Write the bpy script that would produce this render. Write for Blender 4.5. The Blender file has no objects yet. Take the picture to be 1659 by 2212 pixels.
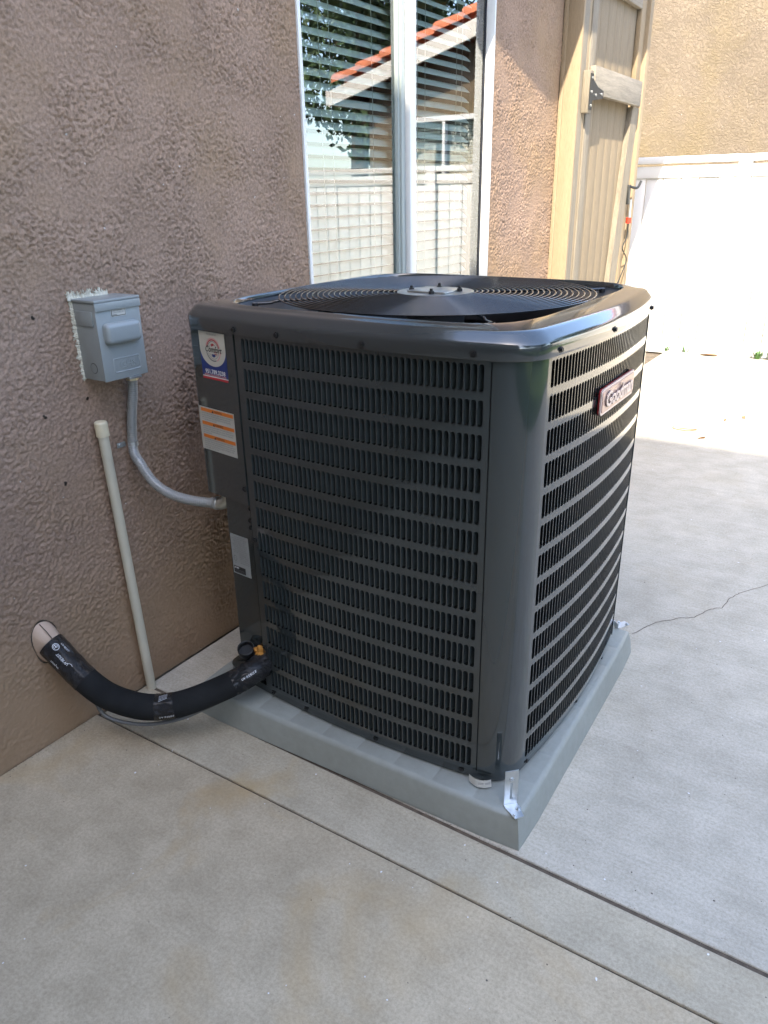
import bpy, bmesh, math, random
import numpy as np
from mathutils import Vector, Matrix, noise
random.seed(7); rng = np.random.RandomState(11)
C = bpy.context.scene.collection
sc = bpy.context.scene

# ---------------------------------------------------------------- camera, sky, sun, exposure
cam_d = bpy.data.cameras.new('camera'); cam = bpy.data.objects.new('camera', cam_d); C.objects.link(cam)
Rw = ((0.83542, 0.549352, -0.016912), (-0.20061, 0.333435, 0.921182), (-0.511693, 0.766181, -0.388764))
r_, u_, d_ = [Vector(a) for a in Rw]
M = Matrix(((r_.x, u_.x, -d_.x, 1.7281), (r_.y, u_.y, -d_.y, -1.0637), (r_.z, u_.z, -d_.z, 1.3976), (0, 0, 0, 1)))
cam.matrix_world = M
cam_d.sensor_fit = 'HORIZONTAL'; cam_d.sensor_width = 36; cam_d.lens = 36 * 1633.4 / 1659
cam_d.clip_start = 0.02; cam_d.clip_end = 500
sc.camera = cam
SUN_DIR = Vector((-0.34, 1.0, -1.0)).normalized()
W = bpy.data.worlds.new('World'); sc.world = W; W.use_nodes = True
wn = W.node_tree.nodes; wl = W.node_tree.links; wn.clear()
sky = wn.new('ShaderNodeTexSky'); sky.sky_type = 'NISHITA'; sky.sun_disc = False
sky.sun_elevation = math.asin(-SUN_DIR.z); sky.sun_rotation = math.atan2(0.34, -1.0)
sky.air_density = 0.9; sky.dust_density = 1.6; sky.ozone_density = 0.7
bg = wn.new('ShaderNodeBackground'); bg.inputs[1].default_value = 0.15
wo = wn.new('ShaderNodeOutputWorld'); wl.new(sky.outputs[0], bg.inputs[0]); wl.new(bg.outputs[0], wo.inputs[0])
sd = bpy.data.lights.new('sun', 'SUN'); sd.energy = 2.0; sd.angle = math.radians(0.53); sd.color = (1.0, 0.895, 0.72)
so = bpy.data.objects.new('sun', sd); C.objects.link(so)
so.rotation_euler = SUN_DIR.to_track_quat('-Z', 'Y').to_euler(); so.location = (2, -6, 8)
sc.view_settings.view_transform = 'Standard'; sc.view_settings.look = 'None'
sc.view_settings.exposure = 2.86; sc.view_settings.gamma = 1.0
try: sc.view_settings.use_curve_mapping = False
except Exception: pass

# ---------------------------------------------------------------- materials
def lin(c):
    return tuple(((v / 255 / 12.92) if v / 255 <= 0.04045 else ((v / 255 + 0.055) / 1.055) ** 2.4) for v in c)
class Mat:
    def __init__(s, name, col, rough=0.6, metal=0.0, spec=0.5, coat=0.0, coord='Object'):
        s.m = bpy.data.materials.new(name); s.m.use_nodes = True; s.nt = s.m.node_tree
        s.b = s.nt.nodes['Principled BSDF']; s.out = s.nt.nodes['Material Output']
        s.b.inputs['Base Color'].default_value = (*col, 1); s.b.inputs['Roughness'].default_value = rough
        s.b.inputs['Metallic'].default_value = metal; s.b.inputs['Specular IOR Level'].default_value = spec
        s.b.inputs['Coat Weight'].default_value = coat; s.b.inputs['Coat Roughness'].default_value = 0.06
        s.tc = s.nt.nodes.new('ShaderNodeTexCoord'); s.vec = s.tc.outputs[coord]; s.h = None; s.col = col
    def n(s, t, **k):
        x = s.nt.nodes.new(t)
        for a, b in k.items(): setattr(x, a, b)
        return x
    def noise(s, scale, detail=4, rough=0.55, stretch=(1, 1, 1), dist=0.0):
        mp = s.n('ShaderNodeMapping'); mp.inputs['Scale'].default_value = stretch; s.nt.links.new(s.vec, mp.inputs[0])
        nz = s.n('ShaderNodeTexNoise'); nz.inputs['Scale'].default_value = scale; nz.inputs['Detail'].default_value = detail
        nz.inputs['Roughness'].default_value = rough; nz.inputs['Distortion'].default_value = dist
        s.nt.links.new(mp.outputs[0], nz.inputs['Vector']); return nz.outputs['Fac']
    def ramp(s, fac, stops):
        r = s.n('ShaderNodeValToRGB'); e = r.color_ramp.elements
        while len(e) < len(stops): e.new(0.5)
        for i, (p, c) in enumerate(stops):
            e[i].position = p; e[i].color = (*c, 1) if len(c) == 3 else c
        s.nt.links.new(fac, r.inputs[0]); return r.outputs[0]
    def mix(s, fac, a, b, mode='MIX'):
        x = s.n('ShaderNodeMix', data_type='RGBA', blend_type=mode)
        if isinstance(fac, (int, float)): x.inputs[0].default_value = fac
        else: s.nt.links.new(fac, x.inputs[0])
        for i, v in ((6, a), (7, b)):
            if isinstance(v, tuple): x.inputs[i].default_value = (*v, 1) if len(v) == 3 else v
            else: s.nt.links.new(v, x.inputs[i])
        return x.outputs[2]
    def base(s, o): s.nt.links.new(o, s.b.inputs['Base Color']); return s
    def bump(s, fac, strength, dist=0.01):
        b = s.n('ShaderNodeBump'); b.inputs['Strength'].default_value = strength; b.inputs['Distance'].default_value = dist
        s.nt.links.new(fac, b.inputs['Height'])
        if s.h: s.nt.links.new(s.h, b.inputs['Normal'])
        s.h = b.outputs[0]; s.nt.links.new(s.h, s.b.inputs['Normal']); return s
    def roughmap(s, fac, a, b):
        r = s.n('ShaderNodeMapRange'); r.inputs['To Min'].default_value = a; r.inputs['To Max'].default_value = b
        s.nt.links.new(fac, r.inputs[0]); s.nt.links.new(r.outputs[0], s.b.inputs['Roughness']); return s
def vary(name, col, rough=0.6, amt=0.15, scale=6, stretch=(1, 1, 1), bump=0, bscale=60, bd=0.002, **k):
    m = Mat(name, col, rough, **k)
    f = m.noise(scale, 5, 0.6, stretch)
    lo = tuple(c * (1 - amt) for c in col); hi = tuple(min(1, c * (1 + amt)) for c in col)
    m.base(m.ramp(f, [(0.3, lo), (0.7, hi)]))
    if bump: m.bump(m.noise(bscale, 4, 0.6, stretch), bump, bd)
    return m
def stucco_mat(name, col, mesh_relief):
    m = Mat(name, col, 0.92, spec=0.2)
    f = m.noise(2.2, 5, 0.6); g = m.noise(120, 3, 0.6)
    lo = tuple(c * 0.86 for c in col); hi = tuple(c * 1.10 for c in col)
    c1 = m.ramp(f, [(0.32, lo), (0.68, hi)])
    c2 = m.ramp(g, [(0.3, (0.70, 0.69, 0.68)), (0.65, (1.12, 1.12, 1.12))])
    c = m.mix(1.0, c1, c2, 'MULTIPLY')
    # pale chips where the finish has flaked, and a dusty splash band near the ground
    s_ = m.noise(75, 1, 0.4); c = m.mix(m.ramp(s_, [(0.79, (0, 0, 0)), (0.81, (1, 1, 1))]), c, (0.55, 0.5, 0.46))
    sp = m.n('ShaderNodeSeparateXYZ'); m.nt.links.new(m.vec, sp.inputs[0])
    ad = m.n('ShaderNodeMath', operation='ADD'); m.nt.links.new(sp.outputs[2], ad.inputs[0])
    nz = m.noise(3.5, 5, 0.65); mu = m.n('ShaderNodeMath', operation='MULTIPLY'); m.nt.links.new(nz, mu.inputs[0]); mu.inputs[1].default_value = -0.5
    m.nt.links.new(mu.outputs[0], ad.inputs[1])
    dirt = m.ramp(ad.outputs[0], [(0.0, (0.8, 0.8, 0.8)), (0.33, (0, 0, 0))])
    c = m.mix(dirt, c, (col[0] * 0.95, col[1] * 0.92, col[2] * 0.75))
    c = m.mix(m.ramp(m.noise(1.4, 4, 0.6), [(0.45, (0, 0, 0)), (0.68, (0.8, 0.8, 0.8))]), c, (col[0] * 0.96, col[1] * 0.93, col[2] * 0.74))
    m.base(c)
    m.bump(m.noise(420, 3, 0.6), 0.5 if mesh_relief else 0.4, 0.0012)
    if not mesh_relief:
        w = m.noise(42, 4, 0.55, dist=1.2)
        m.bump(m.ramp(w, [(0.40, (0, 0, 0)), (0.56, (1, 1, 1))]), 0.9, 0.006)
    return m
STC = (0.318, 0.220, 0.160)
m_stucco = stucco_mat('house_stucco', STC, True).m
m_stucco2 = stucco_mat('house_stucco_plain', STC, False).m
m_nstucco = stucco_mat('neighbour_stucco', (0.200, 0.162, 0.118), False).m
def concrete(name, col, streak, warm=0.0):
    m = Mat(name, col, 0.92, spec=0.12)
    big = m.noise(1.1, 6, 0.6); mid = m.noise(9, 6, 0.65); fine = m.noise(130, 5, 0.85)
    c = m.ramp(big, [(0.32, tuple(v * 0.92 for v in col)), (0.66, tuple(min(1, v * 1.05) for v in col))])
    c = m.mix(1.0, c, m.ramp(mid, [(0.3, (0.84, 0.832, 0.81)), (0.7, (1.07, 1.07, 1.07))]), 'MULTIPLY')
    c = m.mix(1.0, c, m.ramp(fine, [(0.25, (0.68, 0.67, 0.65)), (0.6, (1.10, 1.10, 1.10))]), 'MULTIPLY')
    st = m.noise(40, 6, 0.8, (0.05, 1.6, 1), dist=0.3)
    c = m.mix(streak, c, m.mix(1.0, c, m.ramp(st, [(0.35, (0.86, 0.86, 0.86)), (0.65, (1.10, 1.10, 1.10))]), 'MULTIPLY'))
    pits = m.noise(95, 1, 0.3); c = m.mix(m.ramp(pits, [(0.80, (0, 0, 0)), (0.815, (1, 1, 1))]), c, (0.10, 0.085, 0.07))
    pits2 = m.noise(60, 1, 0.3, (1.1, 1, 1)); c = m.mix(m.ramp(pits2, [(0.798, (0, 0, 0)), (0.805, (1, 1, 1))]), c, (0.75, 0.75, 0.74))
    if warm:
        wr = m.noise(2.7, 4, 0.6, (1, 1, 1), 0.6)
        c = m.mix(m.ramp(wr, [(0.56, (0, 0, 0)), (0.74, (warm, warm, warm))]), c, (col[0] * 0.92, col[1] * 0.76, col[2] * 0.50))
    m.base(c); m.bump(m.noise(160, 4, 0.7), 0.5, 0.0016); m.bump(m.noise(70, 4, 0.7, (0.06, 2.2, 1)), 0.5 * streak + 0.05, 0.002)
    return m
m_conc_a = concrete('concrete_trowelled', (0.475, 0.395, 0.278), 0.2, 0.55).m
m_conc_s = concrete('concrete_band', (0.465, 0.408, 0.305), 0.35, 0.7).m
m_conc_b = concrete('concrete_broomed', (0.505, 0.462, 0.378), 0.5, 0.15).m
m_soil = vary('soil', (0.12, 0.095, 0.07), 0.95, 0.4, 30, bump=0.8, bscale=90, bd=0.01).m
m_gritm = vary('grit_mix', (0.16, 0.13, 0.10), 0.95, 0.9, 90).m
m_dirt_shade = vary('joint_dirt_gap_shade', (0.055, 0.042, 0.03), 0.95, 0.5, 80).m
m_filler = vary('joint_filler', (0.10, 0.075, 0.052), 0.9, 0.35, 60, bump=0.5).m
m_grass = vary('lawn', (0.07, 0.13, 0.03), 0.9, 0.4, 12, bump=0.9, bscale=150, bd=0.02).m
def paint(name, col, rough=0.22, coat=0.6):
    m = Mat(name, col, rough, spec=0.5, coat=coat)
    f = m.noise(5, 3, 0.5); m.roughmap(f, rough * 0.8, rough * 1.3)
    m.bump(m.noise(230, 2, 0.5), 0.05, 0.0008); m.bump(m.noise(9, 2, 0.5), 0.05, 0.004)
    return m.m
m_paint = paint('unit_paint', (0.026, 0.0325, 0.033), 0.11, 1.0)
m_cap = paint('cap_paint', (0.030, 0.035, 0.036), 0.14, 1.0)
m_vane = paint('vane_paint', (0.030, 0.038, 0.039), 0.4, 0.0)
m_black = vary('black_liner', (0.010, 0.011, 0.012), 0.7, 0.3, 40).m
m_shroud = Mat('shroud_black', (0.012, 0.013, 0.015), 0.38).m
m_guard = Mat('guard_wire', (0.010, 0.010, 0.011), 0.26, coat=0.5).m
mc = Mat('coil_fins', (0.025, 0.027, 0.028), 0.5, 0.4); mc.bump(mc.noise(300, 2, 0.5, (1, 1, 0.05)), 0.8, 0.004); m_coil = mc.m
m_screw = Mat('screw_black', (0.012, 0.012, 0.012), 0.4).m
m_zinc = vary('zinc_steel', (0.62, 0.65, 0.66), 0.32, 0.10, 40, metal=0.85).m
m_hub = vary('hub_metal', (0.52, 0.52, 0.50), 0.30, 0.1, 30, metal=0.9).m
m_steel = vary('steel_fitting', (0.50, 0.49, 0.42), 0.28, 0.1, 30, metal=0.8).m
m_brass = vary('brass_fitting', (0.62, 0.55, 0.38), 0.3, 0.1, 30, metal=0.8).m
m_pad = Mat('pad_plastic', (0.29, 0.305, 0.275), 0.55, spec=0.4)
m_pad.base(m_pad.mix(1.0, m_pad.ramp(m_pad.noise(3, 5, 0.6), [(0.3, (0.255, 0.265, 0.235)), (0.7, (0.30, 0.315, 0.285))]), m_pad.ramp(m_pad.noise(40, 4, 0.6), [(0.3, (0.93, 0.93, 0.91)), (0.7, (1.04, 1.04, 1.04))]), 'MULTIPLY'))
m_pad.bump(m_pad.noise(350, 3, 0.6), 0.12, 0.001); m_pad = m_pad.m
m_boxg = vary('switch_box_grey', (0.25, 0.272, 0.268), 0.38, 0.05, 9, bump=0.06, bscale=200, coat=0.2).m
m_caulk = vary('caulk', (0.56, 0.54, 0.45), 0.8, 0.12, 60, bump=0.6, bscale=150).m
mcd = Mat('conduit_grey', (0.25, 0.252, 0.24), 0.28, coat=0.5); m_conduit = mcd.m
m_cable = Mat('cable_grey', (0.10, 0.10, 0.095), 0.5).m
m_pvc = vary('pvc_aged', (0.50, 0.46, 0.355), 0.5, 0.12, 9, stretch=(1, 1, 0.4), bump=0.08, bscale=120).m
m_pvc_cap = vary('pvc_cap', (0.60, 0.53, 0.37), 0.5, 0.08, 20).m
m_foam = vary('foam_insulation', (0.015, 0.0155, 0.0155), 0.9, 0.25, 12, bump=0.25, bscale=260, bd=0.001, spec=0.15).m
mt = Mat('black_tape', (0.006, 0.006, 0.007), 0.22, coat=0.2); mt.bump(mt.noise(45, 5, 0.75, dist=1.6), 1.0, 0.010); m_tape = mt.m
m_white = Mat('print_white', (0.72, 0.72, 0.72), 0.5).m
m_blackp = Mat('print_black', (0.015, 0.015, 0.015), 0.5).m
m_greyp = Mat('print_grey', (0.16, 0.16, 0.16), 0.5).m
m_redp = Mat('print_red', (0.42, 0.02, 0.03), 0.4).m
m_bluep = Mat('print_blue', (0.016, 0.035, 0.16), 0.4).m
m_pinkp = Mat('print_pink', (0.60, 0.28, 0.27), 0.4).m
m_orangep = Mat('print_orange', (0.62, 0.17, 0.02), 0.45).m
m_stick = vary('sticker_cream', (0.50, 0.48, 0.41), 0.4, 0.05, 20).m
m_stickw = vary('sticker_white', (0.46, 0.45, 0.40), 0.45, 0.05, 20).m
m_stickg = vary('sticker_silver', (0.27, 0.28, 0.27), 0.4, 0.06, 20).m
m_badge = Mat('badge_red_sheen', (0.50, 0.31, 0.245), 0.35, 0.2, coat=0.2).m  # reflected bright ground is put into the colour, paling the red to salmon
m_badge_letter = Mat('badge_letter', (0.66, 0.52, 0.46), 0.35, 0.2).m
m_badge_side = Mat('badge_side', (0.22, 0.012, 0.015), 0.3, coat=0.5).m
m_silver = Mat('badge_silver', (0.82, 0.78, 0.76), 0.18, 0.9).m
m_tan = vary('sleeve_tan', (0.46, 0.335, 0.245), 0.6, 0.12, 9, bump=0.2, bscale=30, bd=0.004).m
m_ofoam = vary('spray_foam', (0.42, 0.19, 0.03), 0.8, 0.4, 50, bump=0.9, bscale=60, bd=0.01).m
m_copper = Mat('copper', (0.70, 0.32, 0.2), 0.35, 0.9).m
m_vinyl = vary('white_vinyl', (0.64, 0.64, 0.62), 0.45, 0.03, 3, bump=0.03, bscale=20).m
m_frame = Mat('window_frame_white', (0.66, 0.68, 0.68), 0.35, coat=0.2).m
m_frameg = Mat('sash_grey', (0.30, 0.34, 0.33), 0.4).m
m_gasket = Mat('gasket', (0.02, 0.022, 0.03), 0.5).m
m_blind = vary('blind_slat', (0.78, 0.83, 0.80), 0.5, 0.03, 3).m
m_cord = Mat('blind_cord', (0.6, 0.6, 0.55), 0.8).m
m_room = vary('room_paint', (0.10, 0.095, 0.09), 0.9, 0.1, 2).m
def wood(name, col, amt=0.2, st=(6, 6, 0.5)):
    m = Mat(name, col, 0.75, spec=0.3)
    f = m.noise(9, 6, 0.65, st, 0.8); g = m.noise(55, 4, 0.7, st)
    c = m.ramp(f, [(0.3, tuple(v * (1 - amt) for v in col)), (0.7, tuple(v * (1 + amt * 0.6) for v in col))])
    c = m.mix(1.0, c, m.ramp(g, [(0.3, (0.85, 0.84, 0.82)), (0.6, (1.05, 1.05, 1.05))]), 'MULTIPLY')
    m.base(c); m.bump(g, 0.5, 0.003); m.bump(m.noise(140, 3, 0.6), 0.3, 0.001); return m.m
m_wood = wood('gate_board_wood', (0.235, 0.185, 0.122), 0.14)
m_woodc = wood('painted_wood', (0.30, 0.232, 0.148), 0.08)
m_woodg = wood('weathered_wood', (0.23, 0.198, 0.15), 0.25)
m_woodr = wood('weathered_rail', (0.27, 0.24, 0.195), 0.3, (6, 0.5, 6))
m_iron = Mat('black_iron', (0.02, 0.022, 0.022), 0.5).m
m_redpl = Mat('red_plastic', (0.6, 0.04, 0.02), 0.4).m
m_tile = vary('roof_tile', (0.46, 0.145, 0.065), 0.8, 0.3, 5, bump=0.3, bscale=60).m
m_fascia = vary('fascia_white', (0.62, 0.60, 0.55), 0.6, 0.04, 3).m
m_leaf = vary('tree_leaf', (0.045, 0.085, 0.025), 0.6, 0.5, 3).m
m_leaf2 = vary('shrub_leaf', (0.06, 0.14, 0.035), 0.6, 0.4, 5).m
m_bark = vary('bark', (0.12, 0.09, 0.06), 0.9, 0.3, 10, bump=0.6).m
m_dry = vary('dry_leaf', (0.25, 0.14, 0.07), 0.8, 0.3, 30).m
def thin_glass():
    m = bpy.data.materials.new('window_glass'); m.use_nodes = True; nt = m.node_tree; nt.nodes.clear()
    o = nt.nodes.new('ShaderNodeOutputMaterial'); mx = nt.nodes.new('ShaderNodeMixShader'); t = nt.nodes.new('ShaderNodeBsdfTransparent')
    g = nt.nodes.new('ShaderNodeBsdfGlossy'); g.inputs['Roughness'].default_value = 0.0; g.inputs['Color'].default_value = (1, 1, 1, 1)
    t.inputs['Color'].default_value = (0.90, 0.96, 0.93, 1)
    f = nt.nodes.new('ShaderNodeFresnel'); f.inputs[0].default_value = 1.55
    mm = nt.nodes.new('ShaderNodeMath'); mm.operation = 'MULTIPLY_ADD'; mm.inputs[1].default_value = 1.9; mm.inputs[2].default_value = 0.05; mm.use_clamp = True
    nz = nt.nodes.new('ShaderNodeTexNoise'); nz.inputs['Scale'].default_value = 1.3; nz.inputs['Detail'].default_value = 0
    tc = nt.nodes.new('ShaderNodeTexCoord'); nt.links.new(tc.outputs['Object'], nz.inputs['Vector'])
    b = nt.nodes.new('ShaderNodeBump'); b.inputs['Strength'].default_value = 0.04; b.inputs['Distance'].default_value = 0.02
    nt.links.new(nz.outputs['Fac'], b.inputs['Height']); nt.links.new(b.outputs[0], g.inputs['Normal'])
    nt.links.new(f.outputs[0], mm.inputs[0]); nt.links.new(mm.outputs[0], mx.inputs[0]); nt.links.new(t.outputs[0], mx.inputs[1]); nt.links.new(g.outputs[0], mx.inputs[2])
    nt.links.new(mx.outputs[0], o.inputs[0]); return m
m_glass = thin_glass()

# ---------------------------------------------------------------- mesh helpers
def tag(o, label=None, cat=None, group=None, kind=None):
    if label: o['label'] = label
    if cat: o['category'] = cat
    if group: o['group'] = group
    if kind: o['kind'] = kind
    return o
def thing(name, loc, label, cat, group=None):
    o = bpy.data.objects.new(name, None); C.objects.link(o); o.location = loc; o.empty_display_size = 0.05
    return tag(o, label, cat, group)
def absloc(o):
    v = Vector(o.location)
    while o.parent: o = o.parent; v = v + Vector(o.location)
    return v
def link(name, me, mat, parent=None, loc=(0, 0, 0), rot=None):
    o = bpy.data.objects.new(name, me)
    if mat and not me.materials: me.materials.append(mat)
    C.objects.link(o)
    if parent:
        o.parent = parent
        o.location = Vector(loc) - (parent_world(parent))
    else: o.location = loc
    if rot is not None: o.rotation_euler = rot
    return o
_pw = {}
def parent_world(p):
    v = Vector(p.location); q = p
    while q.parent: q = q.parent; v += Vector(q.location)
    return v
def mesh(name, vs, fs, mat, parent=None, smooth=False, mats=None, fm=None):
    me = bpy.data.meshes.new(name); me.from_pydata([tuple(v) for v in vs], [], fs); me.materials.append(mat)
    if mats:
        for k in mats: me.materials.append(k)
    if fm is not None: me.polygons.foreach_set('material_index', fm)
    if smooth: me.polygons.foreach_set('use_smooth', [True] * len(me.polygons))
    me.update(); return link(name, me, None, parent)
def bmobj(name, bm, mat, parent=None, smooth=False, angle=None):
    me = bpy.data.meshes.new(name); bm.to_mesh(me); bm.free(); me.materials.append(mat)
    if smooth:
        me.polygons.foreach_set('use_smooth', [True] * len(me.polygons))
        if angle: me.set_sharp_from_angle(angle=math.radians(angle))
    return link(name, me, None, parent)
def box_bm(x, y, z, bev=0.0, seg=2, bm=None):
    b2 = bmesh.new(); g = bmesh.ops.create_cube(b2, size=1)
    for v in b2.verts: v.co = Vector((x[0] + (v.co.x + .5) * (x[1] - x[0]), y[0] + (v.co.y + .5) * (y[1] - y[0]), z[0] + (v.co.z + .5) * (z[1] - z[0])))
    if bev: bmesh.ops.bevel(b2, geom=b2.edges[:], offset=bev, segments=seg, profile=0.5, affect='EDGES')
    if bm is None: return b2
    me = bpy.data.meshes.new('t'); b2.to_mesh(me); b2.free(); bm.from_mesh(me); bpy.data.meshes.remove(me); return bm
def bx(name, x, y, z, mat, parent=None, bev=0.0, seg=2):
    return bmobj(name, box_bm(x, y, z, bev, seg), mat, parent, bool(bev), 35)
def catmull(pts, n=12, closed=False):
    P = [Vector(p) for p in pts]; out = []
    for i in range(len(P) - 1):
        p0 = P[max(i - 1, 0)]; p1 = P[i]; p2 = P[i + 1]; p3 = P[min(i + 2, len(P) - 1)]
        for k in range(n):
            t = k / n
            out.append(0.5 * ((2 * p1) + (p2 - p0) * t + (2 * p0 - 5 * p1 + 4 * p2 - p3) * t * t + (3 * p1 - p0 - 3 * p2 + p3) * t ** 3))
    out.append(P[-1]); return out
def frames(path):
    T = []
    for i in range(len(path)):
        a = path[max(i - 1, 0)]; b = path[min(i + 1, len(path) - 1)]; T.append((b - a).normalized())
    up = Vector((0, 0, 1)) if abs(T[0].z) < 0.9 else Vector((1, 0, 0))
    n = (up - T[0] * up.dot(T[0])).normalized(); fr = []
    for i in range(len(path)):
        n = (n - T[i] * n.dot(T[i])).normalized(); fr.append((T[i], n, T[i].cross(n)))
    return fr
def tube_data(path, r, seg=12, cap=True):
    fr = frames(path); vs = []; fs = []
    for i, p in enumerate(path):
        rr = r(i / (len(path) - 1)) if callable(r) else r
        for k in range(seg):
            a = 2 * math.pi * k / seg
            vs.append(p + (fr[i][1] * math.cos(a) + fr[i][2] * math.sin(a)) * rr)
    for i in range(len(path) - 1):
        for k in range(seg):
            a = i * seg + k; b = i * seg + (k + 1) % seg
            fs.append((a, b, b + seg, a + seg))
    if cap:
        fs.append(tuple(range(seg))[::-1]); fs.append(tuple((len(path) - 1) * seg + k for k in range(seg)))
    return vs, fs
def tube(name, path, r, mat, parent=None, seg=12, cap=True):
    vs, fs = tube_data(path, r, seg, cap); o = mesh(name, vs, fs, mat, parent, True)
    o.data.set_sharp_from_angle(angle=math.radians(50)); return o
def cyl_data(c, axis, r, h, seg=16, r2=None):
    c = Vector(c); axis = Vector(axis).normalized()
    return tube_data([c, c + axis * h], (lambda t: r + ((r2 if r2 is not None else r) - r) * t), seg)
def cyl(name, c, axis, r, h, mat, parent=None, seg=16, r2=None):
    vs, fs = cyl_data(c, axis, r, h, seg, r2); o = mesh(name, vs, fs, mat, parent, True)
    o.data.set_sharp_from_angle(angle=math.radians(50)); return o
class Acc:
    def __init__(s): s.v = []; s.f = []; s.m = []
    def add(s, vs, fs, mi=0):
        o = len(s.v); s.v += [Vector(v) for v in vs]; s.f += [tuple(i + o for i in f) for f in fs]; s.m += [mi] * len(fs)
    def box(s, x, y, z, mi=0):
        vs = [(a, b, c) for a in x for b in y for c in z]
        s.add(vs, [(0, 1, 3, 2), (4, 6, 7, 5), (0, 4, 5, 1), (2, 3, 7, 6), (0, 2, 6, 4), (1, 5, 7, 3)], mi)
    def build(s, name, mat, parent=None, smooth=False, mats=None):
        return mesh(name, s.v, s.f, mat, parent, smooth, mats, s.m if mats else None)
_tc = {}
def text2d(body, size=1.0, shear=0.0, depth=0.0, res=3, bold=0.0):
    key = (body, shear, depth, res, bold)
    if key not in _tc:
        cu = bpy.data.curves.new('txt', 'FONT'); cu.body = body; cu.size = 1.0; cu.shear = shear; cu.resolution_u = res
        cu.align_x = 'CENTER'; cu.align_y = 'CENTER'; cu.extrude = depth; cu.offset = bold
        o = bpy.data.objects.new('txt', cu); C.objects.link(o); dg = bpy.context.evaluated_depsgraph_get(); dg.update()
        me = bpy.data.meshes.new_from_object(o.evaluated_get(dg))
        vs = [tuple(v.co) for v in me.vertices]; fs = [tuple(p.vertices) for p in me.polygons]
        bpy.data.objects.remove(o); bpy.data.curves.remove(cu); bpy.data.meshes.remove(me); _tc[key] = (vs, fs)
    vs, fs = _tc[key]; return [(a * size, b * size, c * size) for a, b, c in vs], fs
def text_on(name, body, size, mapf, mat, parent, shear=0.0, fitw=None, bold=0.0):
    vs, fs = text2d(body, size, shear, 0, 3, bold)
    k = 1.0
    if fitw:
        w = max(v[0] for v in vs) - min(v[0] for v in vs); k = fitw / w
    return mesh(name, [mapf(v[0] * k, v[1]) for v in vs], fs, mat, parent)

# ================================================================ ground and concrete
def ground():
    g = Acc(); g.add([(-60, -60, -0.045), (80, -60, -0.045), (80, 90, -0.045), (-60, 90, -0.045)], [(0, 1, 2, 3)])
    tag(g.build('ground', m_soil), kind='structure')
ground()
pav = bpy.data.objects.new('concrete_patio', None); C.objects.link(pav); tag(pav, kind='structure')
def slab(pts, mat):
    bm = bmesh.new(); vs = [bm.verts.new((x, y, 0)) for x, y in pts]; f = bm.faces.new(vs)
    r = bmesh.ops.extrude_face_region(bm, geom=[f]); 
    for v in [e for e in r['geom'] if isinstance(e, bmesh.types.BMVert)]: v.co.z = -0.043
    bmesh.ops.recalc_face_normals(bm, faces=bm.faces[:])
    ed = [e for e in bm.edges if all(abs(v.co.z) < 1e-6 for v in e.verts)]
    bmesh.ops.bevel(bm, geom=ed, offset=0.0035, segments=3, profile=0.5, affect='EDGES')
    return bmobj('slab', bm, mat, pav, True, 40)
J1 = lambda x: -0.0191 + 0.0172 * x
J2 = lambda x: 0.157 + 0.0012 * x
slab([(0.004, -4.95), (4.4, -4.95), (4.4, J1(4.4) - 0.0028), (0.004, J1(0) - 0.0028)], m_conc_a)
slab([(0.016, J1(0) + 0.0028), (4.4, J1(4.4) + 0.0028), (4.4, J2(4.4) - 0.0055), (0.016, J2(0) - 0.0055)], m_conc_s)
slab([(0.020, J2(0) + 0.0055), (4.4, J2(4.4) + 0.0055), (4.4, 6.27), (0.020, 6.27)], m_conc_b)
a = Acc(); a.box((0.0, 4.4), (-0.03, 0.09), (-0.040, -0.0065)); tag(a.build('joint_bottom', m_dirt_shade, pav))
a = Acc(); a.add([(0.02, J2(0) - 0.0054, -0.004), (4.4, J2(4.4) - 0.0054, -0.004), (4.4, J2(4.4) + 0.0054, -0.004), (0.02, J2(0) + 0.0054, -0.004)], [(0, 1, 2, 3)]); a.build('expansion_joint_filler', m_filler, pav)
# wandering crack in the broomed slab
ck = [(1.235, 1.20), (1.201, 1.237), (1.25, 1.352), (1.303, 1.418), (1.352, 1.455), (1.389, 1.548), (1.419, 1.573), (1.433, 1.669), (1.46, 1.731), (1.533, 1.846), (1.60, 1.98), (1.72, 2.10), (1.8, 2.3)][1:]
a = Acc(); pp = []
for i in range(len(ck) - 1):
    for k in range(6):
        t = k / 6; pp.append((ck[i][0] * (1 - t) + ck[i + 1][0] * t + random.uniform(-.003, .003), ck[i][1] * (1 - t) + ck[i + 1][1] * t + random.uniform(-.003, .003)))
for i in range(len(pp) - 1):
    (x0, y0), (x1, y1) = pp[i], pp[i + 1]; d = Vector((x1 - x0, y1 - y0, 0)).normalized(); n = Vector((-d.y, d.x, 0)) * 0.0011
    a.add([(x0 - n.x, y0 - n.y, .0012), (x0 + n.x, y0 + n.y, .0012), (x1 + n.x, y1 + n.y, .0012), (x1 - n.x, y1 - n.y, .0012)], [(0, 3, 2, 1)])
a.build('crack', m_dirt_shade, pav)
tag(bx('lawn', (4.42, 7.4), (-4.9, 6.27), (-0.044, 0.01), m_grass), kind='structure')

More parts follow.
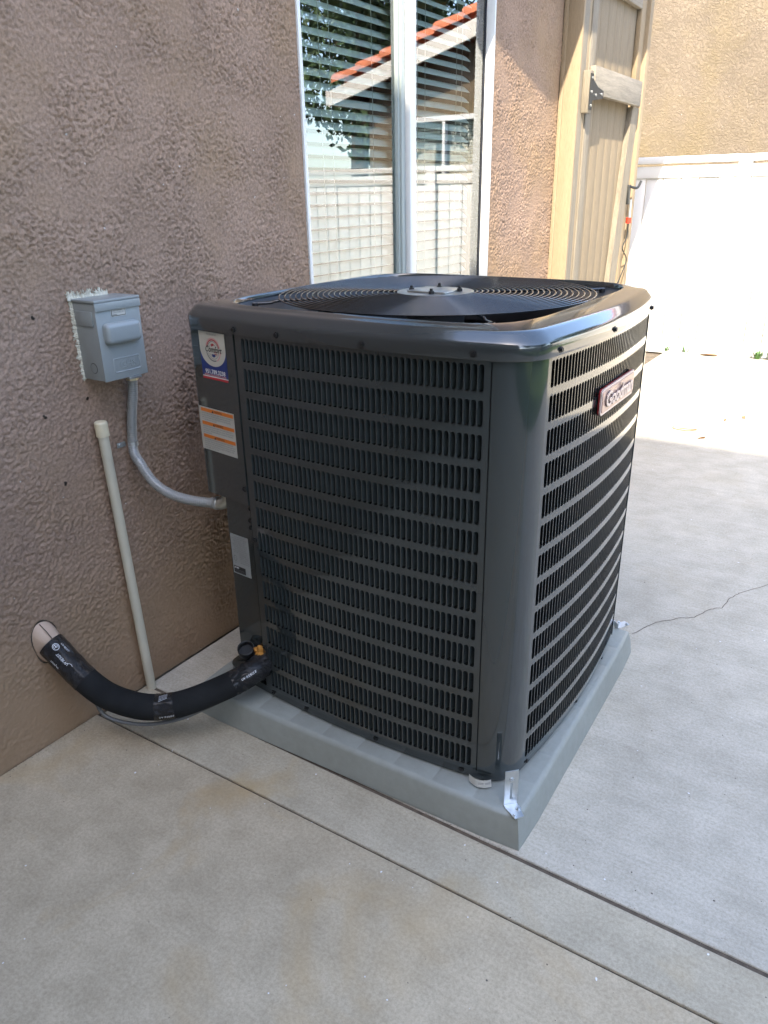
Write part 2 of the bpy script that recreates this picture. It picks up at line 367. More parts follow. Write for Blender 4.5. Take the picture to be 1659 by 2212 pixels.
# ================================================================ house with stucco wall
house = thing('house', (0, 0, 0), 'brown textured stucco house wall with a two-pane window beside the condenser', 'house')
def fft_noise(ny, nz, step, wl, bw, seed):
    r = np.random.RandomState(seed).randn(ny, nz); F = np.fft.fft2(r)
    fy = np.fft.fftfreq(ny, step)[:, None]; fz = np.fft.fftfreq(nz, step)[None, :]; f = np.sqrt(fy ** 2 + (fz * 0.9) ** 2)
    h = np.real(np.fft.ifft2(F * np.exp(-((f - 1 / wl) / (bw / wl)) ** 2))); return h / h.std()
def relief_sheet(name, y0, y1, z0, z1, step, seed, amp):
    ny = int((y1 - y0) / step) + 1; nz = int((z1 - z0) / step) + 1
    Y = np.linspace(y0, y1, ny); Z = np.linspace(z0, z1, nz)
    def low(wl, sd_):   # low-pass noise: irregular lumps instead of bands
        r = np.random.RandomState(sd_).randn(ny, nz); F = np.fft.fft2(r)
        f = np.sqrt(np.fft.fftfreq(ny, step)[:, None] ** 2 + np.fft.fftfreq(nz, step)[None, :] ** 2)
        h_ = np.real(np.fft.ifft2(F * np.exp(-(f * wl * 0.62) ** 2))); return h_ / h_.std()
    wx = low(0.03, seed + 7) * 1.3; n = 0.65 * low(0.0185, seed) + 0.8 * low(0.0115, seed + 1) + 0.55 * low(0.0068, seed + 5)
    big = fft_noise(ny, nz, step, 0.28, 0.8, seed + 2)
    t = np.clip((n + 0.55 + 0.3 * big) / 1.7, 0, 1); h = np.sqrt(t) * (1 - 0.18 * t)
    zz = np.clip(Z / 0.5, 0.0, 1)[None, :]; damp = 0.42 + 0.58 * zz       # smoother trowelled base of the wall
    h = (h * amp * np.clip(0.85 + 0.28 * big, 0.35, 1.3) + 0.0005 * fft_noise(ny, nz, step, 0.006, 0.5, seed + 3)) * damp
    h[0, :] = 0; h[-1, :] = 0
    V = np.empty((ny, nz, 3)); V[..., 0] = h; V[..., 1] = Y[:, None]; V[..., 2] = Z[None, :]
    idx = np.arange(ny * nz).reshape(ny, nz)
    q = np.stack([idx[:-1, :-1], idx[1:, :-1], idx[1:, 1:], idx[:-1, 1:]], -1).reshape(-1, 4)
    me = bpy.data.meshes.new(name); me.vertices.add(ny * nz); me.vertices.foreach_set('co', V.reshape(-1).astype(np.float32))
    me.loops.add(len(q) * 4); me.loops.foreach_set('vertex_index', q.reshape(-1).astype(np.int32))
    me.polygons.add(len(q)); me.polygons.foreach_set('loop_start', np.arange(0, len(q) * 4, 4, dtype=np.int32))
    me.polygons.foreach_set('use_smooth', np.ones(len(q), dtype=bool)); me.update(calc_edges=True)
    return link(name, me, m_stucco, house)
WY0, WY1, WZ0, WZ1 = 1.083, 2.476, 0.72, 2.62
relief_sheet('stucco_wall', -0.42, WY0, -0.01, 2.03, 0.0033, 5, 0.0048)
relief_sheet('stucco_wall', WY1, 3.268, 0.80, 2.40, 0.0036, 25, 0.0048)
a = Acc()
def wq(y0, y1, z0, z1): a.add([(0.0, y0, z0), (0.0, y1, z0), (0.0, y1, z1), (0.0, y0, z1)], [(0, 1, 2, 3)])
ZT = 3.0
wq(-4.99, -0.42, -0.04, ZT); wq(-0.42, WY0, 2.03, ZT); wq(WY0, WY1, WZ1, ZT); wq(WY0, WY1, -0.04, WZ0); wq(WY1, 3.268, 2.40, ZT); wq(WY1, 3.268, -0.04, 0.80)
a.add([(0, 3.268, -0.04), (-0.25, 3.268, -.04), (-.25, 3.268, ZT), (0, 3.268, ZT)], [(0, 1, 2, 3)])
# reveal of the window
for (p, q) in (((0, WY0), (-0.10, WY0)), ((-0.10, WY1), (0, WY1))):
    a.add([(p[0], p[1], WZ0), (q[0], q[1], WZ0), (q[0], q[1], WZ1), (p[0], p[1], WZ1)], [(0, 1, 2, 3)])
a.add([(0, WY0, WZ0), (0, WY1, WZ0), (-.1, WY1, WZ0), (-.1, WY0, WZ0)], [(0, 1, 2, 3)]); a.add([(0, WY0, WZ1), (-.1, WY0, WZ1), (-.1, WY1, WZ1), (0, WY1, WZ1)], [(0, 1, 2, 3)])
# end of the wall past the gate, back walls
a.box((-0.25, 0.045), (4.475, 4.60), (-0.04, ZT)); a.box((-5, -0.25), (4.50, 4.60), (-0.04, ZT)); a.box((-0.25, 0.0), (3.30, 4.475), (2.78, ZT))
a.box((-0.20, -0.12), (3.27, 4.475), (-0.04, 2.78))
a.build('plain_wall', m_stucco2, house)
# small holes and chips left by old screws
for y, z in ((0.02, 1.135), (0.035, 0.985), (0.13, 0.915), (0.0, 0.895), (0.02, 0.71)):
    a = Acc()
    for k in range(3):
        a.add(*cyl_data((0.0022, y + random.uniform(-.003, .003), z + random.uniform(-.003, .003)), (1, 0, 0), 0.0035, 0.0008, 8))
    a.build('anchor_hole', m_dirt_shade, house)
# roof with an unseen overhanging eave, its edge bent to shape the wall shade
eave = [(-5, -5.0), (0.245, -5.0), (0.245, 1.0), (0.326, 1.54), (0.39, 2.0), (0.38, 2.3), (0.37, 3.85), (0.30, 4.1), (0.247, 5.2), (-5, 5.2)]
bm = bmesh.new(); f = bm.faces.new([bm.verts.new((x, y, 2.96)) for x, y in eave]); r = bmesh.ops.extrude_face_region(bm, geom=[f])
for v in [e for e in r['geom'] if isinstance(e, bmesh.types.BMVert)]: v.co.z = 3.14
bmesh.ops.recalc_face_normals(bm, faces=bm.faces[:]); bmobj('roof_eave', bm, m_fascia, house)
a = Acc(); a.add([(0.2, -5.0, 3.145), (0.2, 5.2, 3.145), (-5, 5.2, 4.7), (-5, -5, 4.7)], [(0, 1, 2, 3)]); a.add([(0.2, -5.0, 3.145), (-5, -5, 4.7), (-5, -5.0, 3.145)], [(0, 1, 2)]); a.add([(0.15, 5.2, 3.145), (-5, 5.2, 3.145), (-5, 5.2, 4.7)], [(0, 1, 2)]); a.build('roof', m_tile, house)
# dim room behind the window
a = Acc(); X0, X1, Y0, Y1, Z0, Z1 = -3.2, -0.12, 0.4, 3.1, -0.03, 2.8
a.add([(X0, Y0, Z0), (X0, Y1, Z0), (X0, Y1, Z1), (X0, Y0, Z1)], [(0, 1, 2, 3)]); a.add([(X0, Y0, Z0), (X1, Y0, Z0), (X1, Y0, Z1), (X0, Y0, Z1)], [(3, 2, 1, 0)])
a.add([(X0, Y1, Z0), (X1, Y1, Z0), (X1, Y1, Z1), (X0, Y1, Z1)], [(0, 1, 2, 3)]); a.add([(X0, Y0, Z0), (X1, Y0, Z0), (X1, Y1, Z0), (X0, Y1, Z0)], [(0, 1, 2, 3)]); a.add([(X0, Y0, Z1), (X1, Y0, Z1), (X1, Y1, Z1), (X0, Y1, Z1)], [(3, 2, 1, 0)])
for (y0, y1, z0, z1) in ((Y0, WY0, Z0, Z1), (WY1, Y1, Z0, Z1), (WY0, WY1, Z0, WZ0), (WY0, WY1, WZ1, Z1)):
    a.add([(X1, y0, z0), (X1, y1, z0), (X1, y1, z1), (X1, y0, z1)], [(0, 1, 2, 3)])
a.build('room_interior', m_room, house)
# window: outer frame, sliding sash, fixed pane
wf = thing('window', (0, 1.78, WZ0), None, None); wf.parent = house
for k in ('label', 'category'):
    if k in wf: del wf[k]
def wbar(name, x, y, z, mat, bev=0.002): return bx(name, x, y, z, mat, wf, bev)
wbar('frame', (-0.075, 0.006), (WY0 + 0.002, WY0 + 0.018), (WZ0 + .002, WZ1 - .002), m_frame)
wbar('frame', (-0.046, 0.006), (WY1 - 0.014, WY1 - 0.002), (WZ0 + .002, WZ1 - .002), m_frame)
wbar('frame', (-0.075, 0.004), (WY0 + .019, WY1 - .015), (WZ0 + .002, WZ0 + 0.035), m_frame); wbar('frame', (-0.075, 0.004), (WY0 + .019, WY1 - .015), (WZ1 - 0.035, WZ1 - .002), m_frame)
wbar('gasket', (-0.041, -0.034), (WY1 - 0.020, WY1 - 0.0145), (WZ0 + .036, WZ1 - .036), m_gasket, 0)
wbar('sash_stile', (-0.062, -0.030), (1.718, 1.730), (WZ0 + .036, WZ1 - .036), m_frameg, 0.004)
wbar('sash_stile', (-0.062, -0.022), (1.7305, 1.758), (WZ0 + .036, WZ1 - .036), m_frameg, 0.004)
wbar('gasket', (-0.060, -0.034), (1.7585, 1.765), (WZ0 + .036, WZ1 - .036), m_gasket, 0)
wbar('mullion', (-0.058, -0.004), (1.7655, 1.800), (WZ0 + .036, WZ1 - .036), m_frame, 0.004)
wbar('mullion', (-0.058, -0.014), (1.8005, 1.830), (WZ0 + .036, WZ1 - .036), m_frame, 0.004)
wbar('sash_stile', (-0.062, -0.034), (1.102, 1.112), (WZ0 + .036, WZ1 - .036), m_frameg, 0.002)
for y0, y1, x in ((1.1125, 1.7175, -0.046), (1.8305, WY1 - 0.021, -0.040)):
    a = Acc(); a.add([(x, y0, WZ0 + .036), (x, y1, WZ0 + .036), (x, y1, WZ1 - .036), (x, y0, WZ1 - .036)], [(0, 1, 2, 3)]); a.build('pane', m_glass, wf)
# blind
bl = thing('window_blind', (-0.11, 1.78, 2.55), 'white horizontal slat blind hanging half open behind the window glass', 'blind')
def slat_mesh():
    vs = []; fs = []; n = 5; w = 0.050; L = 1.29; th = 0.0025
    for s_, yy in enumerate((-L / 2, L / 2)):
        for side in (0, 1):
            for i in range(n):
                t = i / (n - 1) - 0.5; x = t * w; z = (0.25 - t * t) * 0.010 + side * th
                vs.append((x, yy, z))
    for side in (0, 1):
        for i in range(n - 1):
            a0 = side * n + i; b0 = 2 * n + side * n + i
            fs.append((a0, a0 + 1, b0 + 1, b0) if side else (a0, b0, b0 + 1, a0 + 1))
    fs.append((0, 2 * n, 3 * n, n)); fs.append((n - 1, 2 * n - 1, 4 * n - 1, 3 * n - 1))
    me = bpy.data.meshes.new('slat'); me.from_pydata(vs, [], fs); me.materials.append(m_blind)
    me.polygons.foreach_set('use_smooth', [True] * len(fs)); me.set_sharp_from_angle(angle=math.radians(50)); return me
sm = slat_mesh()
for i in range(45):
    z = 0.77 + i * 0.0405
    link('slat', sm, None, bl, (-0.105 + random.uniform(-.001, .001), 1.765, z), (random.uniform(-.002, .002), math.radians(36 + random.uniform(-1.2, 1.2)), 0))
bx('head_rail', (-0.135, -0.075), (1.115, 2.415), (2.58, 2.615), m_blind, bl, 0.003)
for y in (1.30, 1.36, 1.62, 1.95, 2.01, 2.28, 2.33):
    for x in (-0.082,): cyl('cord', (x, y, 0.76), (0, 0, 1), 0.0011, 1.83, m_cord, bl, 6)

# unseen house wing behind the camera, placed and sized to shade this side yard
wing = thing('shading_house_wing', (2, -5.1, 0), 'unseen two storey tan stucco house wing sized to shade the side yard', 'house')
a = Acc(); a.box((-5, 7.2), (-10.0, -5.0), (-0.04, 8.32)); a.build('wall', m_nstucco, wing)
a = Acc(); a.box((-5.2, 7.35), (-10.2, -4.99), (8.325, 8.5)); a.build('roof', m_tile, wing)

# ================================================================ neighbour's house behind the fence
nb = thing('house', (2, 8.5, 0), 'tan stucco neighbour house with orange tile gable roof behind white fence', 'house')
def rk(x): return 2.66 + (5.08 - x) * 0.275
a = Acc(); NX = 4.70; zr = rk(-1.5) - 0.10
prof = [(NX, -0.04), (NX, rk(NX) - 0.12), (-1.5, zr), (-7.7, rk(NX) - 0.12), (-7.7, -0.04)]
wx0, wx1, wz0, wz1 = 3.05, 4.01, 1.15, 2.24
a.add([(NX, 8.5, -.04), (wx1, 8.5, -.04), (wx1, 8.5, rk(wx1) - .12), (NX, 8.5, rk(NX) - .12)], [(3, 2, 1, 0)])
a.add([(wx1, 8.5, -.04), (wx0, 8.5, -.04), (wx0, 8.5, wz0), (wx1, 8.5, wz0)], [(3, 2, 1, 0)])
a.add([(wx1, 8.5, wz1), (wx0, 8.5, wz1), (wx0, 8.5, rk(wx0) - .12), (wx1, 8.5, rk(wx1) - .12)], [(3, 2, 1, 0)])
a.add([(wx0, 8.5, -.04), (-1.5, 8.5, -.04), (-1.5, 8.5, zr), (wx0, 8.5, rk(wx0) - .12)], [(3, 2, 1, 0)])
a.add([(-1.5, 8.5, -.04), (-7.7, 8.5, -.04), (-7.7, 8.5, rk(NX) - .12), (-1.5, 8.5, zr)], [(3, 2, 1, 0)])
a.add([(NX, 8.5, -.04), (NX, 18, -.04), (NX, 18, rk(NX) - .12), (NX, 8.5, rk(NX) - .12)], [(0, 1, 2, 3)])
a.add([(NX, 8.62, -.04), (-7.7, 8.62, -.04), (-7.7, 8.62, 2.6), (NX - .01, 8.62, 2.6)], [(0, 1, 2, 3)])
a.build('wall', m_nstucco, nb)
nw = thing('window', ((wx0 + wx1) / 2, 8.5, wz0), None, None); nw.parent = nb; nw.location = Vector(nw.location) - Vector(nb.location)
for (x, z) in (((wx0 - .05, wx1 + .05), (wz1, wz1 + .06)), ((wx0 - .05, wx1 + .05), (wz0 - .06, wz0)), ((wx0 - .05, wx0), (wz0 + .001, wz1 - .001)), ((wx1, wx1 + .05), (wz0 + .001, wz1 - .001)), ((3.50, 3.54), (wz0 + .001, wz1 - .001))):
    bx('frame', x, (8.46, 8.54), z, m_frame, nw)
a = Acc(); a.add([(wx0, 8.53, wz0), (wx1, 8.53, wz0), (wx1, 8.53, wz1), (wx0, 8.53, wz1)], [(0, 1, 2, 3)]); a.build('pane', m_glass, nw)
for k in range(26):
    z = wz0 + 0.03 + k * 0.042
    bx('shutter_slat', (wx0 + .01, wx1 - .01), (8.56, 8.60), (z, z + 0.033), m_blind, nw)
# roof slabs and barrel tile courses
for sgn, name in ((1, 'roof'), (-1, 'roof')):
    a = Acc(); 
    def rx(u): return -1.5 + sgn * (u)
    for y0, y1 in ((8.22, 18.2),):
        U = 6.62
        p = [(rx(0), rk(-1.5)), (rx(U), rk(-1.5) - U * 0.275)]
        vs = []
        for y in (y0, y1):
            for (x, z) in p: vs += [(x, y, z - 0.06), (x, y, z + 0.0)]
        a.add(vs, [(0, 2, 3, 1), (4, 5, 7, 6), (1, 3, 7, 5), (0, 4, 6, 2), (2, 6, 7, 3)])
    a.build(name, m_tile, nb)
tm_v, tm_f = [], []
for k in range(9):
    an = math.pi * k / 8
    for (x, r) in ((0, 0.135), (0.42, 0.165)): tm_v.append((x, -math.cos(an) * r, math.sin(an) * r * 0.8))
for k in range(8): tm_f.append((2 * k, 2 * k + 1, 2 * k + 3, 2 * k + 2))
tme = bpy.data.meshes.new('roof_tile'); tme.from_pydata(tm_v, [], tm_f); tme.materials.append(m_tile)
sl = math.atan(0.275)
for j in range(3):
    for i in range(17):
        x = -1.5 + i * 0.385; z = rk(x) + 0.012 + 0.012
        link('roof_tile', tme, None, nb, (x, 8.34 + j * 0.33, z + (0.05 if j == 0 else 0)), (0, sl - 0.04, 0))
for sgn in (1, -1):
    p = [(-1.5, rk(-1.5)), (-1.5 + sgn * 6.62, rk(-1.5) - 6.62 * 0.275)]
    a = Acc(); vs = []
    for y in (8.17, 8.215):
        for (x, z) in p: vs += [(x, y, z - 0.17), (x, y, z + 0.01)]
    a.add(vs, [(0, 2, 3, 1), (4, 5, 7, 6), (1, 3, 7, 5), (0, 4, 6, 2), (2, 6, 7, 3)]); a.build('fascia', m_fascia, nb)
bx('eave_fascia', (5.12, 5.16), (8.17, 18.2), (2.50, 2.67), m_fascia, nb)
a = Acc(); a.add([(NX, 8.2, 2.5), (5.12, 8.2, 2.5), (5.12, 18.2, 2.5), (NX, 18.2, 2.5)], [(3, 2, 1, 0)]); a.build('soffit', m_fascia, nb)

# ================================================================ fences
def fence(name, org, ax, L, label, h, posts, bw=0.150, first=0.0):
    """ax 'x': runs along +x at y=org[1]; 'y': runs along +y at x=org[0]"""
    F = thing(name, org, label, 'fence')
    ex = 0 if ax == 'x' else 1
    def B(nm, s0, s1, t0, t1, z0, z1, bev=0.004):
        if ax == 'x': return bx(nm, (org[0] + s0, org[0] + s1), (org[1] + t0, org[1] + t1), (z0, z1), m_vinyl, F, bev)
        return bx(nm, (org[0] + t0, org[0] + t1), (org[1] + s0, org[1] + s1), (z0, z1), m_vinyl, F, bev)
    bmn = None; s = 0.0; pw = 0.11
    edges = [-.0] + posts + [L]
    bmesh_board = None
    for i in range(len(edges) - 1):
        a0 = edges[i] + (pw / 2 if i else 0); a1 = edges[i + 1] - (pw / 2 if i + 1 < len(edges) - 1 else 0)
        B('cap_rail', a0, a1, -0.045, 0.045, h - 0.055, h)
        B('top_rail', a0, a1, -0.025, 0.025, h - 0.17, h - 0.075)
        B('bottom_rail', a0, a1, -0.030, 0.030, -0.03, 0.10)
        n = int(round((a1 - a0) / bw)); w = (a1 - a0) / n
        me = None
        for k in range(n):
            if me is None:
                o = B('board', a0 + 0.0035, a0 + w - 0.0035, -0.012, 0.012, 0.07, h - 0.155, 0.003); me = o.data; base = o.location.copy()
            else:
                o = bpy.data.objects.new('board', me); C.objects.link(o); o.parent = F; o.location = base + (Vector((w * k, 0, 0)) if ax == 'x' else Vector((0, w * k, 0)))
                o.rotation_euler = (random.uniform(-.002, .002), 0, 0)
    for p_ in posts:
        B('post', p_ - pw / 2 + .002, p_ + pw / 2 - .002, -0.05, 0.05, -0.04, h - 0.001, 0.004)
    return F
fence('vinyl_fence', (-1.4, 6.34, 0), 'x', 8.8, 'sunlit white vinyl privacy fence closing the far end of the yard', 1.645, [1.4 + 0.455 - 2.0 + 0.0, 1.4 + 0.455, 1.4 + 2.45, 1.4 + 4.45, 1.4 + 6.4][1:])
fence('vinyl_fence', (7.4, -4.9, 0), 'y', 11.15, 'shaded white vinyl privacy fence along the far side of the lawn', 1.645, [2.0, 4.0, 6.0, 8.0, 10.0])

# ================================================================ gate and its frame
gf = thing('gate_frame', (0.05, 3.3, 0), 'cream painted timber gate frame fixed to the end of the stucco wall', 'gate frame')
bx('jamb', (0.004, 0.108), (3.270, 3.292), (-0.03, 2.74), m_woodc, gf, 0.002)
bx('jamb', (0.004, 0.026), (3.2635, 3.2695), (-0.03, 2.74), m_woodc, gf, 0.001)
bx('post', (-0.02, 0.100), (3.2925, 3.378), (-0.03, 2.74), m_woodg, gf, 0.004)
bx('stop', (0.02, 0.098), (3.3785, 3.414), (-0.03, 2.74), m_woodc, gf, 0.003)
bx('post', (0.0, 0.085), (4.33, 4.40), (-0.03, 2.74), m_woodc, gf, 0.003)
bx('stop', (0.0, 0.110), (4.4005, 4.465), (-0.03, 2.74), m_woodc, gf, 0.003)
bx('header', (0.0, 0.09), (3.4145, 4.3295), (2.56, 2.74), m_woodc, gf, 0.003)
gt = thing('wooden_gate', (0.09, 3.9, 0), 'tall tan wooden gate of vertical boards with rail and brace', 'gate')
bw = (4.26 - 3.505) / 6
for k in range(6):
    bx('board', (0.052 + random.uniform(-.001, .001), 0.070), (3.507 + k * bw, 3.507 + (k + 1) * bw - 0.0022), (0.05, 2.50), m_wood, gt, 0.0015)
bx('stile', (0.0705, 0.104), (3.417, 3.500), (0.05, 2.50), m_woodg, gt, 0.003)
bx('rail', (0.1045, 0.138), (3.43, 4.29), (1.868, 2.005), m_woodr, gt, 0.004)
bx('rail', (0.0715, 0.104), (3.505, 4.25), (2.385, 2.50), m_woodr, gt, 0.004)
bx('rail', (0.1045, 0.138), (3.43, 4.29), (0.20, 0.34), m_woodr, gt, 0.004)
a = Acc()
for (x0, x1) in ((0.0715, 0.104),):
    vs = []
    for x in (x0, x1): vs += [(x, 3.99, 0.10), (x, 4.125, 0.10), (x, 4.375, 1.865), (x, 4.245, 1.865)]
    a.add(vs, [(0, 3, 2, 1), (4, 5, 6, 7), (0, 1, 5, 4), (1, 2, 6, 5), (2, 3, 7, 6), (3, 0, 4, 7)])
a.build('brace', m_woodg, gt)
bx('stile', (0.0705, 0.100), (4.262, 4.325), (1.0 * 2.01, 2.50), m_woodc, gt, 0.003)
a = Acc(); hz = 1.875
a.box((0.1385, 0.143), (3.352, 3.392), (hz - .085, hz + .085)); a.build('hinge', m_iron, gt)
bm = bmesh.new(); pts = [(3.3925, hz - .04), (3.47, hz - .03), (3.565, hz - .018), (3.565, hz + .018), (3.47, hz + .03), (3.3925, hz + .06)]
f = bm.faces.new([bm.verts.new((0.1385, y, z)) for y, z in pts]); r = bmesh.ops.extrude_face_region(bm, geom=[f])
for v in [e for e in r['geom'] if isinstance(e, bmesh.types.BMVert)]: v.co.x = 0.143
bmesh.ops.recalc_face_normals(bm, faces=bm.faces[:]); bmobj('hinge', bm, m_iron, gt)
for y, z in ((3.372, hz - .065), (3.372, hz), (3.372, hz + .065), (3.44, hz - .01), (3.53, hz)): cyl('bolt', (0.143, y, z), (1, 0, 0), 0.007, 0.005, m_zinc, gt, 8)
bx('hinge_backing', (0.1005, 0.138), (3.345, 3.40), (hz - .10, hz + .10), m_woodg, gt, 0.002)
# latch with its pull cord
bx('latch', (0.103, 0.118), (4.30, 4.335), (1.30, 1.42), m_iron, gt, 0.003)
tube('latch', catmull([(0.115, 4.31, 1.41), (0.15, 4.36, 1.40), (0.16, 4.40, 1.44)], 6), 0.008, m_iron, gt, 8)
cyl('latch_pin', (0.13, 4.315, 1.22), (0, 0, 1), 0.008, 0.11, m_zinc, gt, 10)
cyl('pull_knob', (0.13, 4.31, 1.185), (0, 0, 1), 0.018, 0.035, m_redpl, gt, 12)
tube('pull_cord', catmull([(0.13, 4.31, 1.19), (0.125, 4.32, 1.10), (0.12, 4.27, 1.03), (0.13, 4.35, 0.95), (0.12, 4.28, 0.84), (0.12, 4.22, 0.78), (0.12, 4.24, 0.68)], 8), 0.004, m_iron, gt, 6)

# ================================================================ trees, shrubs, weeds
def leaf_crown(n, blobs, size, seed):
    r = np.random.RandomState(seed); vs = np.empty((n * 4, 3)); k = 0
    w = np.array([b[3] ** 2 for b in blobs]); w = w / w.sum(); ch = r.choice(len(blobs), n, p=w)
    for i in range(n):
        bx_, by_, bz_, br = blobs[ch[i]]; d = r.randn(3); d /= np.linalg.norm(d); c = np.array([bx_, by_, bz_]) + d * br * (0.55 + 0.5 * r.rand()) * np.array([1, 1, .85])
        u = r.randn(3); u /= np.linalg.norm(u); v = np.cross(u, r.randn(3)); v /= np.linalg.norm(v); s_ = size * (0.6 + 0.8 * r.rand())
        vs[4 * i] = c - u * s_; vs[4 * i + 1] = c + v * s_ * .45; vs[4 * i + 2] = c + u * s_; vs[4 * i + 3] = c - v * s_ * .45
    return vs, [(4 * i, 4 * i + 1, 4 * i + 2, 4 * i + 3) for i in range(n)]
def tree(loc, h, rad, label, seed, n=12000, size=0.08):
    t = thing('tree', loc, label, 'tree', 'trees beyond the fences'); r = random.Random(seed); L = Vector(loc)
    tube('trunk', catmull([L + Vector((0, 0, -0.05)), L + Vector((.05, .03, h * .25)), L + Vector((-.04, .06, h * .5)), L + Vector((.03, 0, h * .7))], 5), lambda q: 0.16 * (1 - .6 * q), m_bark, t, 10)
    blobs = []
    for k in range(13):
        an = r.uniform(0, 6.28); rr = rad * r.uniform(.15, .75); z = h * r.uniform(.42, .9); b = (loc[0] + math.cos(an) * rr, loc[1] + math.sin(an) * rr, z, rad * r.uniform(.28, .48)); blobs.append(b)
        if k % 2 == 0: tube('limb', catmull([L + Vector((0, 0.03, h * r.uniform(.3, .5))), L + Vector(((b[0] - loc[0]) * .5, (b[1] - loc[1]) * .5, z * .8)), Vector(b[:3])], 4), lambda q: 0.06 * (1 - .75 * q), m_bark, t, 6)
    vs, fs = leaf_crown(n, blobs, size, seed); mesh('crown', vs, fs, m_leaf, t)
tree((7.6, 12.5, 0), 6.5, 2.4, 'dark green tree with twin forked crown left of the neighbour house', 3)
tree((10.2, 16.0, 0), 8.5, 3.2, 'tallest dark green tree, standing farthest back beyond the fences', 4)
tree((9.4, 9.0, 0), 5.0, 1.9, 'smaller rounded green tree just outside the corner of the fences', 5)
tree((10.2, -3.2, 0), 7.5, 2.9, 'tall spreading green tree added near the house wing to block bright sky', 7)  # unseen tree, added to keep the bright horizon out of the cap's reflection
tree((9.6, 0.6, 0), 5.6, 2.0, 'narrow green tree added opposite the condenser to block bright sky', 8)  # second unseen tree, added to darken the low sky the cap reflects
tree((10.5, 3.8, 0), 5.2, 2.1, 'broad low green tree beyond the side fence of the lawn', 6)
def shrub(loc, r0, h, seed, label):
    t = thing('shrub', loc, label, 'shrub', 'shrubs along the side fence'); r = random.Random(seed); blobs = []
    for k in range(7): blobs.append((loc[0] + r.uniform(-.4, .4) * r0, loc[1] + r.uniform(-.5, .5) * r0, h * r.uniform(.3, .7), r0 * r.uniform(.4, .6)))
    vs, fs = leaf_crown(1500, blobs, 0.035, seed); mesh('foliage', vs, fs, m_leaf2, t)
    tube('stem', catmull([Vector(loc), Vector(loc) + Vector((.03, .02, h * .5))], 4), 0.015, m_bark, t, 6)
shl = ['round green shrub at the corner where both white fences meet', 'tallest green shrub, second from the fence corner', 'low spreading green shrub halfway along the side fence', 'small green shrub nearest the house wing', 'upright green shrub between the low one and the wing']
for i, y in enumerate((5.5, 4.2, 2.9, 0.2, 1.6)): shrub((6.5, y, 0), (.75, .8, .85, .7, .75)[i], (1.6, 1.9, 1.2, 1.3, 1.7)[i], 20 + i, shl[i])
def weed(loc, n, h, seed, label):
    r = random.Random(seed); a = Acc()
    for k in range(n):
        an = r.uniform(0, 6.28); L = h * r.uniform(.5, 1); d = Vector((math.cos(an), math.sin(an), 0)); s_ = Vector((-d.y, d.x, 0)) * 0.006
        p0 = Vector(loc) + d * r.uniform(0, .02); p1 = p0 + d * L * .3 + Vector((0, 0, L * .7)); p2 = p1 + d * L * .4 + Vector((0, 0, L * .15))
        a.add([p0 - s_ * .5, p0 + s_ * .5, p1 + s_, p1 - s_, p2], [(0, 1, 2, 3), (3, 2, 4)])
    tag(a.build('weed', m_leaf2), label, 'weed', 'weeds at the foot of the white fence')
weed((0.02, 6.27, 0), 10, 0.06, 1, 'tiny green weed at the fence foot nearest the condenser')
weed((0.19, 6.27, 0), 10, 0.07, 2, 'small green weed under a board joint of the white fence')
weed((0.80, 6.26, 0), 40, 0.09, 3, 'low green weed clump right of the fence post')
weed((0.92, 6.25, 0), 50, 0.11, 4, 'leafy green weed clump at the right edge of the picture')
# litter on the sunny slab
def leaf(loc, s_, rz, label):
    vs = []; fs = []
    for i in range(5):
        t = i / 4; w = math.sin(math.pi * min(.98, t + .02)) * .32
        vs += [((t - .5) * s_, -w * s_, 0.012 * (1 - abs(2 * t - 1)) + .01 * t), ((t - .5) * s_, 0, 0.002), ((t - .5) * s_, w * s_, .014 * t)]
    for i in range(4): fs += [(3 * i, 3 * i + 1, 3 * i + 4, 3 * i + 3), (3 * i + 1, 3 * i + 2, 3 * i + 5, 3 * i + 4)]
    o = mesh('dry_leaf', vs, fs, m_dry, None, True); o.location = loc; o.rotation_euler = (0, 0, rz); tag(o, label, 'leaf', 'dry leaves on the sunny concrete')
leaf((0.905, 3.62, .002), 0.045, .5, 'small tan leaf lying near the shade line on sunny concrete')
leaf((0.95, 4.09, .002), 0.03, 1.5, 'tiny tan leaf on the sunny concrete beyond the string')
leaf((1.04, 4.21, .002), 0.03, 2.5, 'tiny tan leaf farthest right on the sunny concrete')
leaf((0.40, 6.22, .004), 0.16, -.2, 'large brown leaf lying against the foot of the white fence')
o = tube('string_loop', catmull([(0.70, 3.80, .004), (0.71, 3.755, .004), (0.77, 3.74, .004), (0.82, 3.76, .004), (0.84, 3.80, .004), (0.80, 3.785, .004), (0.74, 3.775, .004)], 6), 0.0025, m_dry, None, 6)
tag(o, 'thin brown loop of string lying on the sunny concrete', 'string')

